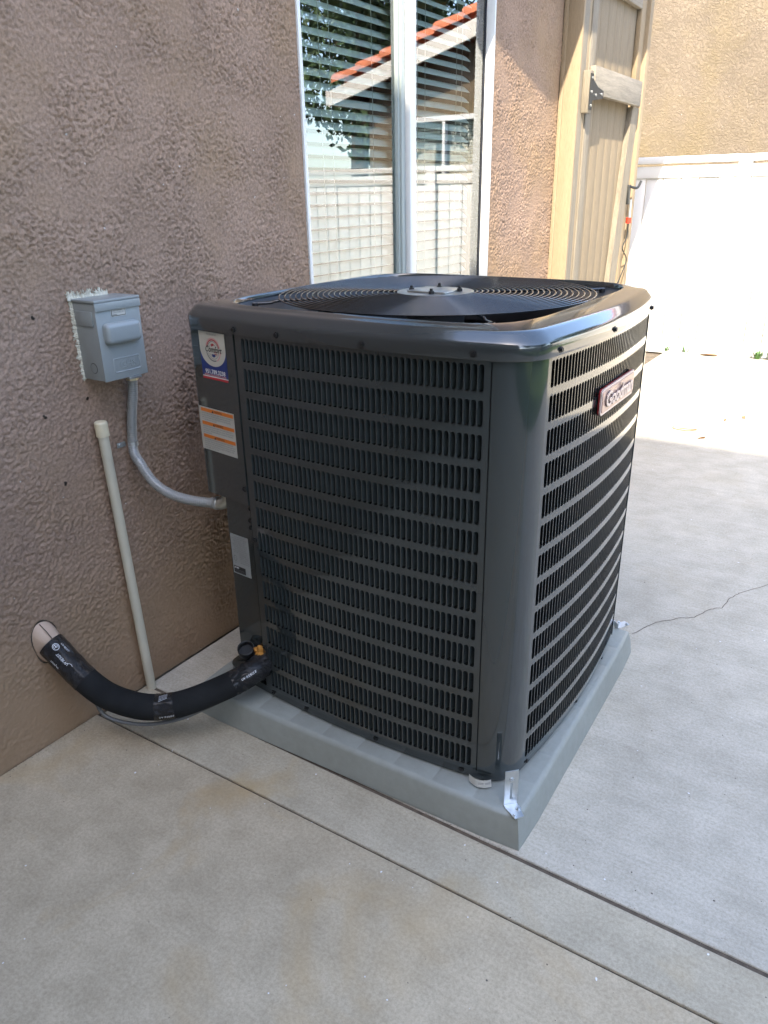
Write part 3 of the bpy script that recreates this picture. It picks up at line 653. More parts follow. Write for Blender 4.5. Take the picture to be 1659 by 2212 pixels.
# ================================================================ equipment pad
AN = 0.0262
def padpt(u, v): return (1.2596 - u * math.cos(AN) - v * math.sin(AN), 0.1711 - u * math.sin(AN) + v * math.cos(AN))
PH = 0.086; PU, PV = 1.03, 0.955
def pad():
    # u runs back toward the house wall, v away from the camera; top carries shallow moulded squares
    T = 0.010; us = []; vs_ = []
    def lines(L, n):
        out = []
        for k in range(n + 1):
            c = L * k / n
            if k == 0: out += [(0.0, 0)]
            elif k == n: out += [(L, 0)]
            else: out += [(c - .004, 0), (c, 1), (c + .004, 0)]
        return out
    U = lines(PU, 9); V = lines(PV, 8)
    def rr(u, v):  # inset for draft angle
        return u, v
    bm = bmesh.new(); grid = {}
    Ri = 0.014
    for i, (u, gu) in enumerate(U):
        for j, (v, gv) in enumerate(V):
            uu = T + Ri + (u / PU) * (PU - 2 * (T + Ri)); vv = T + Ri + (v / PV) * (PV - 2 * (T + Ri))
            x, y = padpt(uu, vv); edge = i in (0, len(U) - 1) or j in (0, len(V) - 1)
            z = PH - (0.0055 if (gu or gv) and not edge else 0)
            grid[i, j] = bm.verts.new((x, y, z))
    for i in range(len(U) - 1):
        for j in range(len(V) - 1):
            bm.faces.new((grid[i, j], grid[i, j + 1], grid[i + 1, j + 1], grid[i + 1, j]))
    # skirt rows
    ring = [(i, 0) for i in range(len(U))] + [(len(U) - 1, j) for j in range(1, len(V))] + [(i, len(V) - 1) for i in range(len(U) - 2, -1, -1)] + [(0, j) for j in range(len(V) - 2, 0, -1)]
    prev = [grid[k] for k in ring]
    prof = [(Ri * (1 - math.sin(a)), PH - Ri * (1 - math.cos(a))) for a in (math.radians(22), math.radians(45), math.radians(68), math.radians(90))] + [(-T * 0.5, 0.045), (-T, 0.001)]
    Rc = 0.020
    for (ins, z) in prof:
        cur = []
        off = T + ins
        for (i, j) in ring:
            u = U[i][0] / PU; v = V[j][0] / PV
            uu = off + u * (PU - 2 * off); vv = off + v * (PV - 2 * off)
            cu = (0 if u < .5 else 1); 
            if (i in (0, len(U) - 1)) and (j in (0, len(V) - 1)):   # soften the corner
                k_ = 0.005 * (1 if ins < Ri else 0.5)
                uu += k_ if u < .5 else -k_; vv += k_ if v < .5 else -k_
            x, y = padpt(uu, vv); cur.append(bm.verts.new((x, y, z)))
        for k in range(len(ring)):
            k2 = (k + 1) % len(ring); bm.faces.new((prev[k], prev[k2], cur[k2], cur[k]))
        prev = cur
    bmesh.ops.recalc_face_normals(bm, faces=bm.faces[:])
    o = bmobj('equipment_pad', bm, m_pad, None, True, 60)
    tag(o, 'grey-green plastic equipment pad with moulded squares under the condenser', 'equipment pad')
pad()

# ================================================================ condenser unit
ac = thing('air_conditioner', (0.738, 0.674, PH), 'dark grey air conditioning condenser with louvered sides on plastic pad', 'air conditioner')
ZB, ZC = 0.116, 1.103
def F_y(x): return 0.240 - 0.024 * (1 - ((x - 0.74) / 0.37) ** 2)
def R_x(y): return 1.191 + 0.023 * (1 - ((y - 0.6625) / 0.3425) ** 2)
def bez(p0, p1, p2, p3, n):
    out = []
    for i in range(n + 1):
        t = i / n; out.append(((1 - t) ** 3) * Vector(p0) + 3 * t * (1 - t) ** 2 * Vector(p1) + 3 * t * t * (1 - t) * Vector(p2) + t ** 3 * Vector(p3))
    return out
def outline(n=16, full=True):
    """closed plan of the cabinet, counter-clockwise from front-left"""
    P = []
    xs = np.linspace(0.309, 1.11, n + 1); fr_ = [Vector((x, F_y(x))) for x in xs]
    cr = bez((1.11, F_y(1.11)), (1.155, 0.2455), (1.184, 0.275), (1.191, 0.320), 10)
    ys = np.linspace(0.320, 1.005, n + 1); rt = [Vector((R_x(y), y)) for y in ys]
    fy = lambda x: 1.1077 + 0.024 * (1 - ((x - 0.74) / 0.37) ** 2)
    c2 = bez((1.191, 1.005), (1.186, 1.05), (1.157, 1.101), (1.11, 1.1077), 10)
    bk = [Vector((x, fy(x))) for x in xs[::-1]]
    c3 = bez((0.309, fy(0.309)), (0.285, 1.095), (0.267, 1.07), (0.266, 1.005), 10)
    lf = [Vector((0.266, y)) for y in np.linspace(1.005, 0.300, n + 1)]
    c4 = bez((0.266, 0.300), (0.266, 0.270), (0.282, 0.2555), (0.309, F_y(0.309)), 10)
    for seg in (fr_, cr, rt, c2, bk, c3, lf, c4):
        for p in seg:
            if not P or (p - P[-1]).length > 1e-5: P.append(p)
    if (P[0] - P[-1]).length < 1e-5: P.pop()
    return P
def offs(P, d):
    n = len(P); out = []
    for i in range(n):
        t = (P[(i + 1) % n] - P[i - 1]).normalized(); out.append(P[i] + Vector((t.y, -t.x)) * d)
    return out
OUT = outline()
def loft(name, rings, mat, parent, close_top=False, smooth=True, angle=50):
    vs = []; fs = []; n = len(rings[0])
    for R_ in rings: vs += R_
    for i in range(len(rings) - 1):
        for k in range(n): k2 = (k + 1) % n; fs.append((i * n + k, i * n + k2, (i + 1) * n + k2, (i + 1) * n + k))
    if close_top: fs.append(tuple((len(rings) - 1) * n + k for k in range(n)))
    o = mesh(name, vs, fs, mat, parent, smooth); o.data.set_sharp_from_angle(angle=math.radians(angle)); return o
def ring3(P, z): return [(p.x, p.y, z) for p in P]
# base pan with its lip, showing under the louvers
bp = offs(OUT, -0.006)
loft('base_pan', [ring3(offs(OUT, -0.03), PH + .001), ring3(bp, PH + .004), ring3(bp, ZB - 0.004), ring3(offs(OUT, -0.016), ZB - 0.001), ring3(offs(OUT, -0.06), ZB)], m_paint, ac, True)
# dark coil block inside
ci = offs(OUT, -0.040); ci = [p for p in ci]
def coilring(z): return [(max(p.x, 0.36), p.y, z) for p in ci]
loft('coil', [coilring(ZB + .001), coilring(1.085)], m_coil, ac)
# louver sheets
PX, NZ = 0.01416, 14
RP, SH, RB = 0.0701, 0.0542, 0.1275
SW = 0.0112
def louver_sheet(name, s0, ncol, smin, smax, surf, mat, detail_bot=ZB, top=ZC + 0.008, SW=0.0112):
    """surf(s, z, off)->3D; real openings with rounded ends and beads between rows"""
    acc_v = {}; vs = []; fs = []
    def vid(s, z, off, tagk=0):
        k = (round(s, 5), round(z, 5), round(off, 5), tagk)
        if k not in acc_v: acc_v[k] = len(vs); vs.append(surf(s, z, off))
        return acc_v[k]
    gap = RP - SH
    rc = 0.0046
    for r in range(NZ):
        z0 = RB + r * RP; z1 = z0 + SH
        zb = z0 - gap / 2; zt = z1 + gap / 2
        for c in range(ncol):
            a0 = s0 + c * PX; cs = a0 + PX / 2; x0, x1 = cs - SW / 2, cs + SW / 2; X0, X1 = a0, a0 + PX
            inner = []; outer = []
            for (cx, cz, st, ox, oz) in ((x1 - rc, z0 + rc, -90, X1, zb), (x1 - rc, z1 - rc, 0, X1, zt), (x0 + rc, z1 - rc, 90, X0, zt), (x0 + rc, z0 + rc, 180, X0, zb)):
                A = [(cx + rc * math.cos(math.radians(st + d)), cz + rc * math.sin(math.radians(st + d))) for d in (0, 45, 90)]
                inner += A
                if st in (-90, 90): O = [(A[0][0], oz), (ox, oz), (ox, A[2][1])]
                else: O = [(ox, A[0][1]), (ox, oz), (A[2][0], oz)]
                outer += O
            iv = [vid(x, z, 0.0) for x, z in inner]; ov = [vid(x, z, 0.0003 if (abs(z - zb) < 1e-6 or abs(z - zt) < 1e-6) else 0.0) for x, z in outer]
            iw = [vid(x, z, -0.0007, 1) for x, z in inner]
            for k in range(12):
                k2 = (k + 1) % 12; fs.append((ov[k], ov[k2], iv[k2], iv[k])); fs.append((iv[k], iv[k2], iw[k2], iw[k]))
    # margins
    S = sorted({round(s0 + c * PX, 5) for c in range(ncol + 1)})
    zl = RB - gap / 2; zh = RB + NZ * RP - gap / 2
    def strip(sa, za, zb_):
        for i in range(len(sa) - 1):
            fs.append((vid(sa[i], za, .0003 if abs(za - zl) < 1e-6 or abs(za - zh) < 1e-6 else 0, 2), vid(sa[i + 1], za, .0003 if abs(za - zl) < 1e-6 or abs(za - zh) < 1e-6 else 0, 2), vid(sa[i + 1], zb_, .0003 if abs(zb_ - zl) < 1e-6 or abs(zb_ - zh) < 1e-6 else 0, 2), vid(sa[i], zb_, .0003 if abs(zb_ - zl) < 1e-6 or abs(zb_ - zh) < 1e-6 else 0, 2)))
    Sf = [smin] + S + [smax]
    strip(Sf, detail_bot, zl); strip(Sf, zh, top)
    for (sa, sb) in ((smin, S[0]), (S[-1], smax)):
        zs = [zl] + [RB + r * RP + d for r in range(NZ) for d in (0.003, SH - 0.003, SH + gap / 2)]
        for i in range(len(zs) - 1):
            o1 = .0003 if abs((zs[i] - zl) / RP - round((zs[i] - zl) / RP)) < .02 else 0; o2 = .0003 if abs((zs[i + 1] - zl) / RP - round((zs[i + 1] - zl) / RP)) < .02 else 0
            if sa == smin: oa1, oa2, ob1, ob2 = 0, 0, o1, o2
            else: oa1, oa2, ob1, ob2 = o1, o2, 0, 0
            fs.append((vid(sa, zs[i], oa1, 3), vid(sb, zs[i], ob1, 3), vid(sb, zs[i + 1], ob2, 3), vid(sa, zs[i + 1], oa2, 3)))
    # turned bottom hem and vertical hems
    for s_a, s_b in zip(Sf[:-1], Sf[1:]): fs.append((vid(s_a, detail_bot, 0, 4), vid(s_a, detail_bot, -0.006, 4), vid(s_b, detail_bot, -0.006, 4), vid(s_b, detail_bot, 0, 4)))
    for s_ in (smin, smax):
        q = (vid(s_, detail_bot, 0, 5), vid(s_, top, 0, 5), vid(s_, top, -0.012, 5), vid(s_, detail_bot, -0.012, 5)); fs.append(q if s_ == smin else q[::-1])
    o = mesh(name, vs, fs, mat, ac, True); o.data.set_sharp_from_angle(angle=math.radians(40)); return o
def norm2(fn, s, h=1e-4):  # outward normal helper for plan curves
    a_, b_ = fn(s - h), fn(s + h); t = (b_ - a_).normalized(); return t, Vector((t.y, -t.x))
pF = lambda s: Vector((s, F_y(s))); pR = lambda s: Vector((R_x(s), s))
pB = lambda s: Vector((1.476 - s, 1.1077 + 0.024 * (1 - ((1.476 - s - 0.74) / 0.37) ** 2)))
def surf_of(fn):
    def g(s, z, off):
        t, n = norm2(fn, s); p = fn(s) + n * off; return (p.x, p.y, z)
    return g
SFR = dict(F=(0.4735, 44, 0.4535, 1.1085, pF), R=(0.3325, 48, 0.3215, 1.0035, pR), B=(0.43, 44, 0.368, 1.108, pB))
for k, (s0, nc, a0, a1, fn) in SFR.items(): louver_sheet('louver_panel', s0, nc, a0, a1, surf_of(fn), m_paint, SW=0.0123 if k == 'R' else SW)
# vanes: curved fins turned inward at the left edge of every opening
vp = [(0, 0), (0.0008, 0.0042), (0.0024, 0.0088), (0.0052, 0.0138)]
vpR = [(0, 0), (0.0022, 0.0022), (0.0062, 0.0066), (0.0110, 0.0125)]   # (along, inward)
vv = []; vf = []
for i, (s_, d) in enumerate(vp):
    e = 0.0016 if i else 0.0028
    vv += [(s_, d, e), (s_, d, SH - e)]
for i in range(len(vp) - 1): vf.append((2 * i, 2 * i + 2, 2 * i + 3, 2 * i + 1))
vvR = []
for i, (s_, d) in enumerate(vpR): vvR += [(s_, d, 0.0028 if not i else .0016), (s_, d, SH - (0.0028 if not i else .0016))]
vme = bpy.data.meshes.new('louver_vane'); vme.from_pydata(vv, [], vf); vme.materials.append(m_vane); vme.polygons.foreach_set('use_smooth', [True] * len(vf))
rest = Acc()
for k, (s0, nc, a0, a1, fn) in SFR.items():
    for c in range(nc):
        s_ = s0 + c * PX + (PX - SW) / 2; t, n = norm2(fn, s_); p = fn(s_) - n * 0.0006; ang = math.atan2(t.y, t.x)
        for r in range(NZ):
            z = RB + r * RP
            if k == 'F' and c >= nc - 18: link('louver_vane', vme, None, ac, (p.x, p.y, z), (0, 0, ang))
            else: rest.add([(p.x + t.x * q[0] - n.x * q[1], p.y + t.y * q[0] - n.y * q[1], z + q[2]) for q in (vvR if k == 'R' else vv)], vf)
tag(rest.build('louver_vane', m_vane, ac, True), kind='stuff')
# corner posts
def post(path, name='corner_post'):
    P = [Vector((p.x, p.y)) for p in path]; n = len(P); vs = []; fs = []
    nm = []
    for i in range(n):
        t = (P[min(i + 1, n - 1)] - P[max(i - 1, 0)]).normalized(); nm.append(Vector((t.y, -t.x)))
    cols = [P[0] - nm[0] * 0.012] + [P[i] + nm[i] * 0.0012 for i in range(n)] + [P[-1] - nm[-1] * 0.012]
    for p in cols: vs += [(p.x, p.y, ZB), (p.x, p.y, ZC + .008)]
    for i in range(len(cols) - 1): fs.append((2 * i, 2 * i + 2, 2 * i + 3, 2 * i + 1))
    o = mesh(name, vs, fs, m_paint, ac, True); o.data.set_sharp_from_angle(angle=math.radians(40))
c1 = bez((1.1115, F_y(1.1115)), (1.155, 0.2455), (1.184, 0.275), (1.191, 0.3195), 14); post(c1)
post(bez((1.1915, 1.0055), (1.186, 1.05), (1.157, 1.101), (1.1095, 1.1077), 14)); post(bez((0.3665, 1.1075), (0.32, 1.10), (0.290, 1.07), (0.285, 1.005), 14))
loft('liner', [ring3([Vector((max(p.x, .355), p.y)) for p in offs(OUT, -0.014)], ZB + .001), ring3([Vector((max(p.x, .355), p.y)) for p in offs(OUT, -0.0142)], ZB + .004)], m_black, ac)
# dark strip behind the seam between louvers and corner post
for (p, q) in ((pF(1.1065), pF(1.1135)), (pF(0.4505), pF(0.4565))):
    a = Acc(); a.add([(p.x, p.y + .004, ZB), (q.x, q.y + .004, ZB), (q.x, q.y + .004, ZC), (p.x, p.y + .004, ZC)], [(0, 1, 2, 3)]); a.build('seam', m_black, ac)
# control box cover (upper) and service panel (lower)
def c_y(x):
    y = 0.2524 - (x - 0.287) * (0.0235 / 0.162)
    if x < 0.289: y += 0.018 - math.sqrt(max(0, 0.018 ** 2 - (0.289 - x) ** 2))
    return y
def ctl_cover():
    xs = [0.2711] + list(0.289 - 0.018 * np.cos(np.linspace(0.15, math.pi / 2, 7))) + [0.34, 0.40, 0.4490]
    xs = sorted(xs); zb_, zt_ = 0.6675, ZC + .006; vs = []; fs = []
    P = [Vector((0.271, 0.62))] + [Vector((x, c_y(x))) for x in xs] + [Vector((0.4495, 0.262))]
    for i, p in enumerate(P):
        zz = zb_
        vs += [(p.x, p.y, zz), (p.x, p.y, zt_)]
    for i in range(len(P) - 1): fs.append((2 * i, 2 * i + 2, 2 * i + 3, 2 * i + 1))
    fs.append(tuple([2 * i for i in range(len(P))] ) + ()); 
    vs += [(0.4495, 0.62, zb_)]; fs[-1] = tuple([2 * i for i in range(len(P))][::-1]) + ()
    fs.append((len(P) * 2 - 2, 0, len(vs) - 1))
    o = mesh('control_cover', vs, fs, m_paint, ac, True); o.data.set_sharp_from_angle(angle=math.radians(40))
ctl_cover()
def l_y(x): return 0.2485 - (x - 0.346) * 0.07
a = Acc()
P = [(0.346, 0.60), (0.346, l_y(.346) + .004), (0.350, l_y(.35)), (0.4495, l_y(.4495))]
vs = []
for (x, y) in P: vs += [(x, y, 0.205), (x, y, 0.6673)]
a.add(vs, [(0, 2, 3, 1), (2, 4, 5, 3), (4, 6, 7, 5)]); a.build('service_panel', m_paint, ac)
a = Acc(); a.add([(0.36, 0.300, ZB), (0.4505, 0.285, ZB), (0.4505, 0.285, 0.21), (0.36, 0.300, 0.21)], [(0, 1, 2, 3)]); a.add([(0.36, 0.300, ZB), (0.36, 0.6, ZB), (0.36, 0.6, 0.21), (0.36, .3, .21)], [(3, 2, 1, 0)]); a.build('valve_recess', m_black, ac)
a = Acc(); a.add([(0.286, 0.62, ZB), (0.286, 1.0, ZB), (0.286, 1.0, ZC), (0.286, 0.62, ZC)], [(3, 2, 1, 0)]); a.add([(0.286, 0.62, ZB), (0.45, 0.62, ZB), (0.45, 0.62, ZC), (0.286, 0.62, ZC)], [(0, 1, 2, 3)]); a.build('side_panel', m_paint, ac)
a = Acc(); a.add([(0.4515, F_y(.4515) + .001, ZB), (0.4515, 0.30, ZB), (0.4515, 0.30, ZC), (0.4515, F_y(.4515) + .001, ZC)], [(3, 2, 1, 0)]); a.build('edge_return', m_paint, ac)
# top cap
IN = offs(OUT, -0.052)
ctr = Vector((0.738, 0.674))
capr = [ring3(offs(OUT, 0.0005), ZC - 0.002), ring3(offs(OUT, 0.0065), ZC - 0.0015)]
capr += [ring3(offs(OUT, o_), ZC + z_) for o_, z_ in ((0.0075, 0.002), (0.0075, 0.0215), (0.0070, 0.0265), (0.0050, 0.0310), (0.0015, 0.0352), (-0.0100, 0.0470), (-0.0135, 0.0498), (-0.0180, 0.0518), (-0.0240, 0.0530))]
def sup(a, ax=0.398, ay=0.409, n_=6.0):
    c_, s_ = math.cos(a), math.sin(a); return (abs(c_ / ax) ** n_ + abs(s_ / ay) ** n_) ** (-1 / n_)
def lip(P, extra=0.0, t=1.0):
    out = []
    for p in P:
        d = p - ctr; a_ = math.atan2(d.y, d.x); r_ = sup(a_) + extra; q = ctr + Vector((math.cos(a_), math.sin(a_))) * r_; out.append(p * (1 - t) + q * t)
    return out
capr += [ring3(lip(offs(OUT, -0.024), 0.0, .5), ZC + 0.0560), ring3(lip(OUT, 0.006), ZC + 0.0590), ring3(lip(OUT, 0.003), ZC + 0.0588), ring3(lip(OUT, 0.001), ZC + 0.0570)]
# morph from the rounded square lip down to the round fan throat
def morph(P, r, t):
    out = []
    for p in P:
        d = (p - ctr); q = ctr + d.normalized() * r; out.append(p * (1 - t) + q * t)
    return out
L0 = lip(OUT, -0.0005)
capr.append(ring3(L0, ZC + 0.046))
loft('top_cap', capr, m_cap, ac, False, True, 60)
loft('fan_shroud', [ring3(morph(L0, 0.345, t), ZC + z) for t, z in ((0.0, 0.0459), (0.25, 0.042), (0.6, 0.036), (0.85, 0.028), (1.0, 0.008), (1.0, -0.06))], m_shroud, ac, False, True, 60)
a = Acc(); n = 48
a.add([(ctr.x + .36 * math.cos(2 * math.pi * k / n), ctr.y + .36 * math.sin(2 * math.pi * k / n), 0.80) for k in range(n)], [tuple(range(n))])
a.build('fan_well', m_black, ac)
# fan: motor and blades
fan = thing('fan', (ctr.x, ctr.y, 1.05), None, None); fan.parent = ac; fan.location = Vector((ctr.x, ctr.y, 1.05)) - Vector(ac.location)
cyl('motor', (ctr.x, ctr.y, 0.93), (0, 0, 1), 0.075, 0.19, m_black, fan, 24)
for b in range(3):
    vs = []; fs = []
    for i in range(7):
        for j in range(5):
            rr = 0.07 + (0.325 - 0.07) * i / 6; w = (0.55 + .35 * i / 6); an = b * 2.094 + (j / 4 - .5) * w + i * .05
            vs.append((ctr.x + rr * math.cos(an), ctr.y + rr * math.sin(an), 1.03 + (j / 4 - .5) * 0.06 + .01 * math.sin(i)))
    for i in range(6):
        for j in range(4): fs.append((i * 5 + j, i * 5 + j + 1, i * 5 + j + 6, i * 5 + j + 5))
    mesh('blade', vs, fs, m_guard, fan, True)
# wire guard: concentric rings, radial arms, hub plate
gd = thing('fan_guard', (ctr.x, ctr.y, ZC + .05), None, None); gd.parent = ac; gd.location = Vector((ctr.x, ctr.y, ZC + .05)) - Vector(ac.location)
def gz(r): return ZC + 0.0590 + 0.002 * (1 - (r / 0.40) ** 2)
NR = 22
for k in range(NR):
    r = 0.106 + (0.397 - 0.106) * k / (NR - 1); N = 96
    pth = [Vector((ctr.x + r * math.cos(2 * math.pi * i / N), ctr.y + r * math.sin(2 * math.pi * i / N), gz(r))) for i in range(N)]
    vs = []; fs = []; sg = 8; w = 0.0020
    for i, p in enumerate(pth):
        d = (p - Vector((ctr.x, ctr.y, p.z))).normalized()
        for j in range(sg): a_ = 2 * math.pi * j / sg; vs.append(p + d * math.cos(a_) * w + Vector((0, 0, 1)) * math.sin(a_) * w)
    for i in range(N):
        for j in range(sg): fs.append((i * sg + j, i * sg + (j + 1) % sg, ((i + 1) % N) * sg + (j + 1) % sg, ((i + 1) % N) * sg + j))
    mesh('ring', vs, fs, m_guard, gd, True)
for q in range(8):
    an = math.radians(44 + 45 * q); e = Vector((math.cos(an), math.sin(an)))
    R2 = 0.462 if q % 2 == 0 else 0.397
    pts = [Vector((ctr.x + e.x * r, ctr.y + e.y * r, gz(min(r, .397)) - 0.0055 - (0.004 if r > .41 else 0))) for r in (0.085, 0.2, 0.3, 0.397, 0.42, R2)][: 6 if q % 2 == 0 else 4]
    tube('guard_arm', catmull(pts, 4), 0.0038, m_guard, gd, 8)
    if q % 2 == 0:
        cyl('arm_foot', (ctr.x + e.x * .456, ctr.y + e.y * .456, gz(.397) - .020), (0, 0, 1), 0.008, 0.012, m_screw, gd, 12)
hub = cyl('hub_plate', (ctr.x, ctr.y, gz(.1) - .003), (0, 0, 1), 0.098, 0.004, m_hub, gd, 40)
bxh = bx('motor_bracket', (ctr.x - .055, ctr.x + .055), (ctr.y - .05, ctr.y + .05), (gz(.1) + .0015, gz(.1) + .0055), m_hub, gd, 0.0015)
for an in (20, 110, 200, 290):
    e = (ctr.x + .062 * math.cos(math.radians(an)), ctr.y + .062 * math.sin(math.radians(an)))
    cyl('stud_nut', (e[0], e[1], gz(.1) + .001), (0, 0, 1), 0.0075, 0.007, m_screw, gd, 6); cyl('stud', (e[0], e[1], gz(.1) + .008), (0, 0, 1), 0.004, 0.006, m_screw, gd, 8)
# screws
smv, smf = [], []
vs, fs = cyl_data((0, 0, 0), (0, -1, 0), 0.0068, 0.0012, 12); smv += vs; smf += fs
o_ = len(smv); vs, fs = cyl_data((0, -0.0012, 0), (0, -1, 0), 0.0045, 0.004, 6); smv += vs; smf += [tuple(i + o_ for i in f) for f in fs]
sme = bpy.data.meshes.new('screw'); sme.from_pydata([tuple(v) for v in smv], [], smf); sme.materials.append(m_screw)
def screw(p, n, z, off=0.0, mat=None):
    ang = math.atan2(n.y, n.x) + math.pi / 2
    link('screw', sme, None, ac, (p.x + n.x * off, p.y + n.y * off, z), (0, 0, ang))
for x in (0.462, 0.60, 0.83, 1.075): t, n = norm2(pF, x); screw(pF(x), n, ZC + .010, 0.0075)
for y in (0.350, 0.622, 0.985): t, n = norm2(pR, y); screw(pR(y), n, ZC + .010, 0.0075)
for x in (0.475, 0.60, 0.83, 1.07): t, n = norm2(pF, x); screw(pF(x), n, ZB - .013, -0.006)
for y in (0.352, 0.645, 0.885): t, n = norm2(pR, y); screw(pR(y), n, ZB - .013, -0.006)
for x, z in ((0.4415, 0.712), (0.4445, 0.655), (0.4625, 0.575), (0.462, 0.25)): screw(Vector((x, (c_y(x) if z > .6675 else F_y(x) if x > .451 else l_y(x)))), Vector((0.05, -1)).normalized(), z, 0.0003)
for z in (0.62, 0.60): link('screw', sme, None, ac, (0.440, l_y(.44) - .0004, z), (0, 0, 0))

# ---- stickers on the cabinet
def on_ctl(x0, z0, off=0.0007):
    return lambda u, v: (x0 + u, c_y(x0 + u) - off, z0 + v)
def on_srv(x0, z0, off=0.0007):
    return lambda u, v: (x0 + u, l_y(x0 + u) - off, z0 + v)
def quad_on(mf, u0, u1, v0, v1, n=8):
    vs = []; fs = []
    for i in range(n + 1):
        u = u0 + (u1 - u0) * i / n; vs += [mf(u, v0), mf(u, v1)]
    for i in range(n): fs.append((2 * i, 2 * i + 2, 2 * i + 3, 2 * i + 1))
    return vs, fs
# company sticker: white shield on blue, arcs, lettering, phone number, red stripes
st = thing('company_sticker', (0.367, 0.24, 1.035), None, None); st.parent = ac; st.location = Vector((0.367, 0.24, 1.035)) - Vector(ac.location); st['label'] = 'white and blue company sticker with phone number'
o0 = on_ctl(0.318, 0.981, .0006); SWd, SHt = 0.1, 0.116
vs, fs = quad_on(o0, 0, SWd, 0.0105, 0.092); mesh('blue_field', vs, fs, m_bluep, st)
o1 = on_ctl(0.318, 0.981, .0010)
sh = [(0, SHt), (0, 0.075)] + [(0.05 - 0.05 * math.cos(t), 0.075 - 0.042 * math.sin(t)) for t in np.linspace(0.1, math.pi - .1, 18)] + [(SWd, 0.075), (SWd, SHt)]
mesh('shield', [o1(*p) for p in sh], [tuple(range(len(sh)))], m_stick, st)
vs, fs = quad_on(o0, 0, SWd, 0, 0.0055); mesh('red_stripe', vs, fs, m_redp, st)
vs, fs = quad_on(o0, 0, SWd, 0.0055, 0.0078); mesh('white_stripe', vs, fs, m_white, st)
vs, fs = quad_on(o0, 0, SWd, 0.0078, 0.0105); mesh('blue_stripe', vs, fs, m_bluep, st)
o2 = on_ctl(0.318 + 0.052, 0.981 + 0.074, .0013)
def arc(r0, r1, a0, a1, mat, nm='arc', f=o2, sy=1.0):
    vs = []; fs = []; N = 20
    for i in range(N + 1):
        t = math.radians(a0 + (a1 - a0) * i / N); vs += [f(r0 * math.cos(t), r0 * math.sin(t) * sy), f(r1 * math.cos(t), r1 * math.sin(t) * sy)]
    for i in range(N): fs.append((2 * i, 2 * i + 2, 2 * i + 3, 2 * i + 1))
    mesh(nm, vs, fs, mat, st)
arc(.0265, .0290, 15, 165, m_pinkp); arc(.0225, .0255, 12, 168, m_redp); arc(.0195, .0212, 10, 170, m_greyp); arc(.0135, .0148, 20, 160, m_greyp); arc(.0265, .0295, -65, -5, m_pinkp); arc(.0255, .0285, 195, 290, m_greyp); arc(.0215, .0225, 200, 350, m_greyp); arc(.0165, .0172, 210, 330, m_greyp)
arc(0, .0062, 20, 200, m_redp, 'arc', on_ctl(0.318 + .052, 0.981 + .0835, .0014)); arc(0, .0075, 180, 360, m_bluep, 'arc', on_ctl(0.318 + .053, 0.981 + .0635, .0014)); 
for dz in (0.0, -.0045): vs, fs = quad_on(on_ctl(0.374, 1.0485 + dz, .0014), 0, .012, 0, .0018); mesh('arc', vs, fs, m_redp, st)
text_on('lettering', 'Comfort', 0.021, on_ctl(0.370, 1.0555, .0017), m_blackp, st, 0.35, 0.064, 0.012)
text_on('lettering', 'FOR SERVICE CALL', 0.006, on_ctl(0.369, 1.0915, .0015), m_greyp, st, 0, 0.040)
text_on('phone_number', '951.789.3238', 0.0145, on_ctl(0.370, 1.0005 - .0005, .0013), m_white, st, 0, 0.078, 0.02)
vs, fs = quad_on(on_ctl(0.318, 0.9895, .0012), .006, .093, 0, .0005); mesh('lettering', vs, fs, m_pinkp, st)
text_on('lettering', 'www.getcomfort.com', 0.0085, on_ctl(0.369, 0.9925, .0014), m_pinkp, st, 0, 0.085, 0.02)
# warning sticker
ws = thing('warning_sticker', (0.35, 0.25, 0.85), None, None); ws.parent = ac; ws.location = Vector((0.35, 0.25, 0.85)) - Vector(ac.location); ws['label'] = 'white warning sticker with three orange bars'
WX0, WX1, WZ_0, WZ_1 = 0.2735, 0.4255, 0.7905, 0.9045
vs, fs = quad_on(on_ctl(0, 0, .0006), WX0, WX1, WZ_0, WZ_1, 24); mesh('sheet', vs, fs, m_stickw, ws)
a = Acc(); a.add([(0.2704, 0.345, WZ_0 + .012), (0.2704, c_y(.2735), WZ_0 + .004), (0.2704, c_y(.2735), WZ_1), (0.2704, 0.345, WZ_1)], [(3, 2, 1, 0)]); a.build('sheet_wrap', m_stickw, ws)
for zt_ in (0.9015, 0.8665, 0.832):
    vs, fs = quad_on(on_ctl(0, 0, .0010), 0.2925, 0.4225, zt_ - .0092, zt_, 16); mesh('orange_bar', vs, fs, m_orangep, ws)
    text_on('lettering', 'WARNING', 0.0088, on_ctl(0.362, zt_ - .0046, .0014), m_blackp, ws, 0, 0.034)
    tri = [on_ctl(0.337, zt_ - .0085, .0014)(u, v) for u, v in ((0, 0), (.008, 0), (.004, .0072))]; mesh('alert_triangle', tri, [(0, 1, 2)], m_blackp, ws)
lines_ = [['ELECTRIC SHOCK CAN CAUSE INJURY OR DEATH. DISCONNECT', 'ALL ELECTRICAL POWER SUPPLIES BEFORE SERVICING', 'UNIT. MORE THAN ONE DISCONNECT MAY BE REQUIRED', 'TO DE-ENERGIZE THE UNIT.'], ['UNIT MUST BE PERMANENTLY GROUNDED AND CONFORM TO', 'NATIONAL ELECTRICAL CODE AND LOCAL CODES. FAILURE', 'TO PROPERLY GROUND THE UNIT CAN RESULT IN SHOCK,', 'FIRE OR DEATH.'], ['INSTALLATION AND REPAIR OF THIS UNIT SHOULD BE', 'PERFORMED ONLY BY PERSONS MEETING THE REQUIREMENTS', 'SPECIFIED BY THE TECHNICIAN REGULATIONS. IMPROPER', 'SERVICE MAY CAUSE DAMAGE, INJURY OR DEATH. KEEP', 'THIS LABEL ON THE UNIT.']]
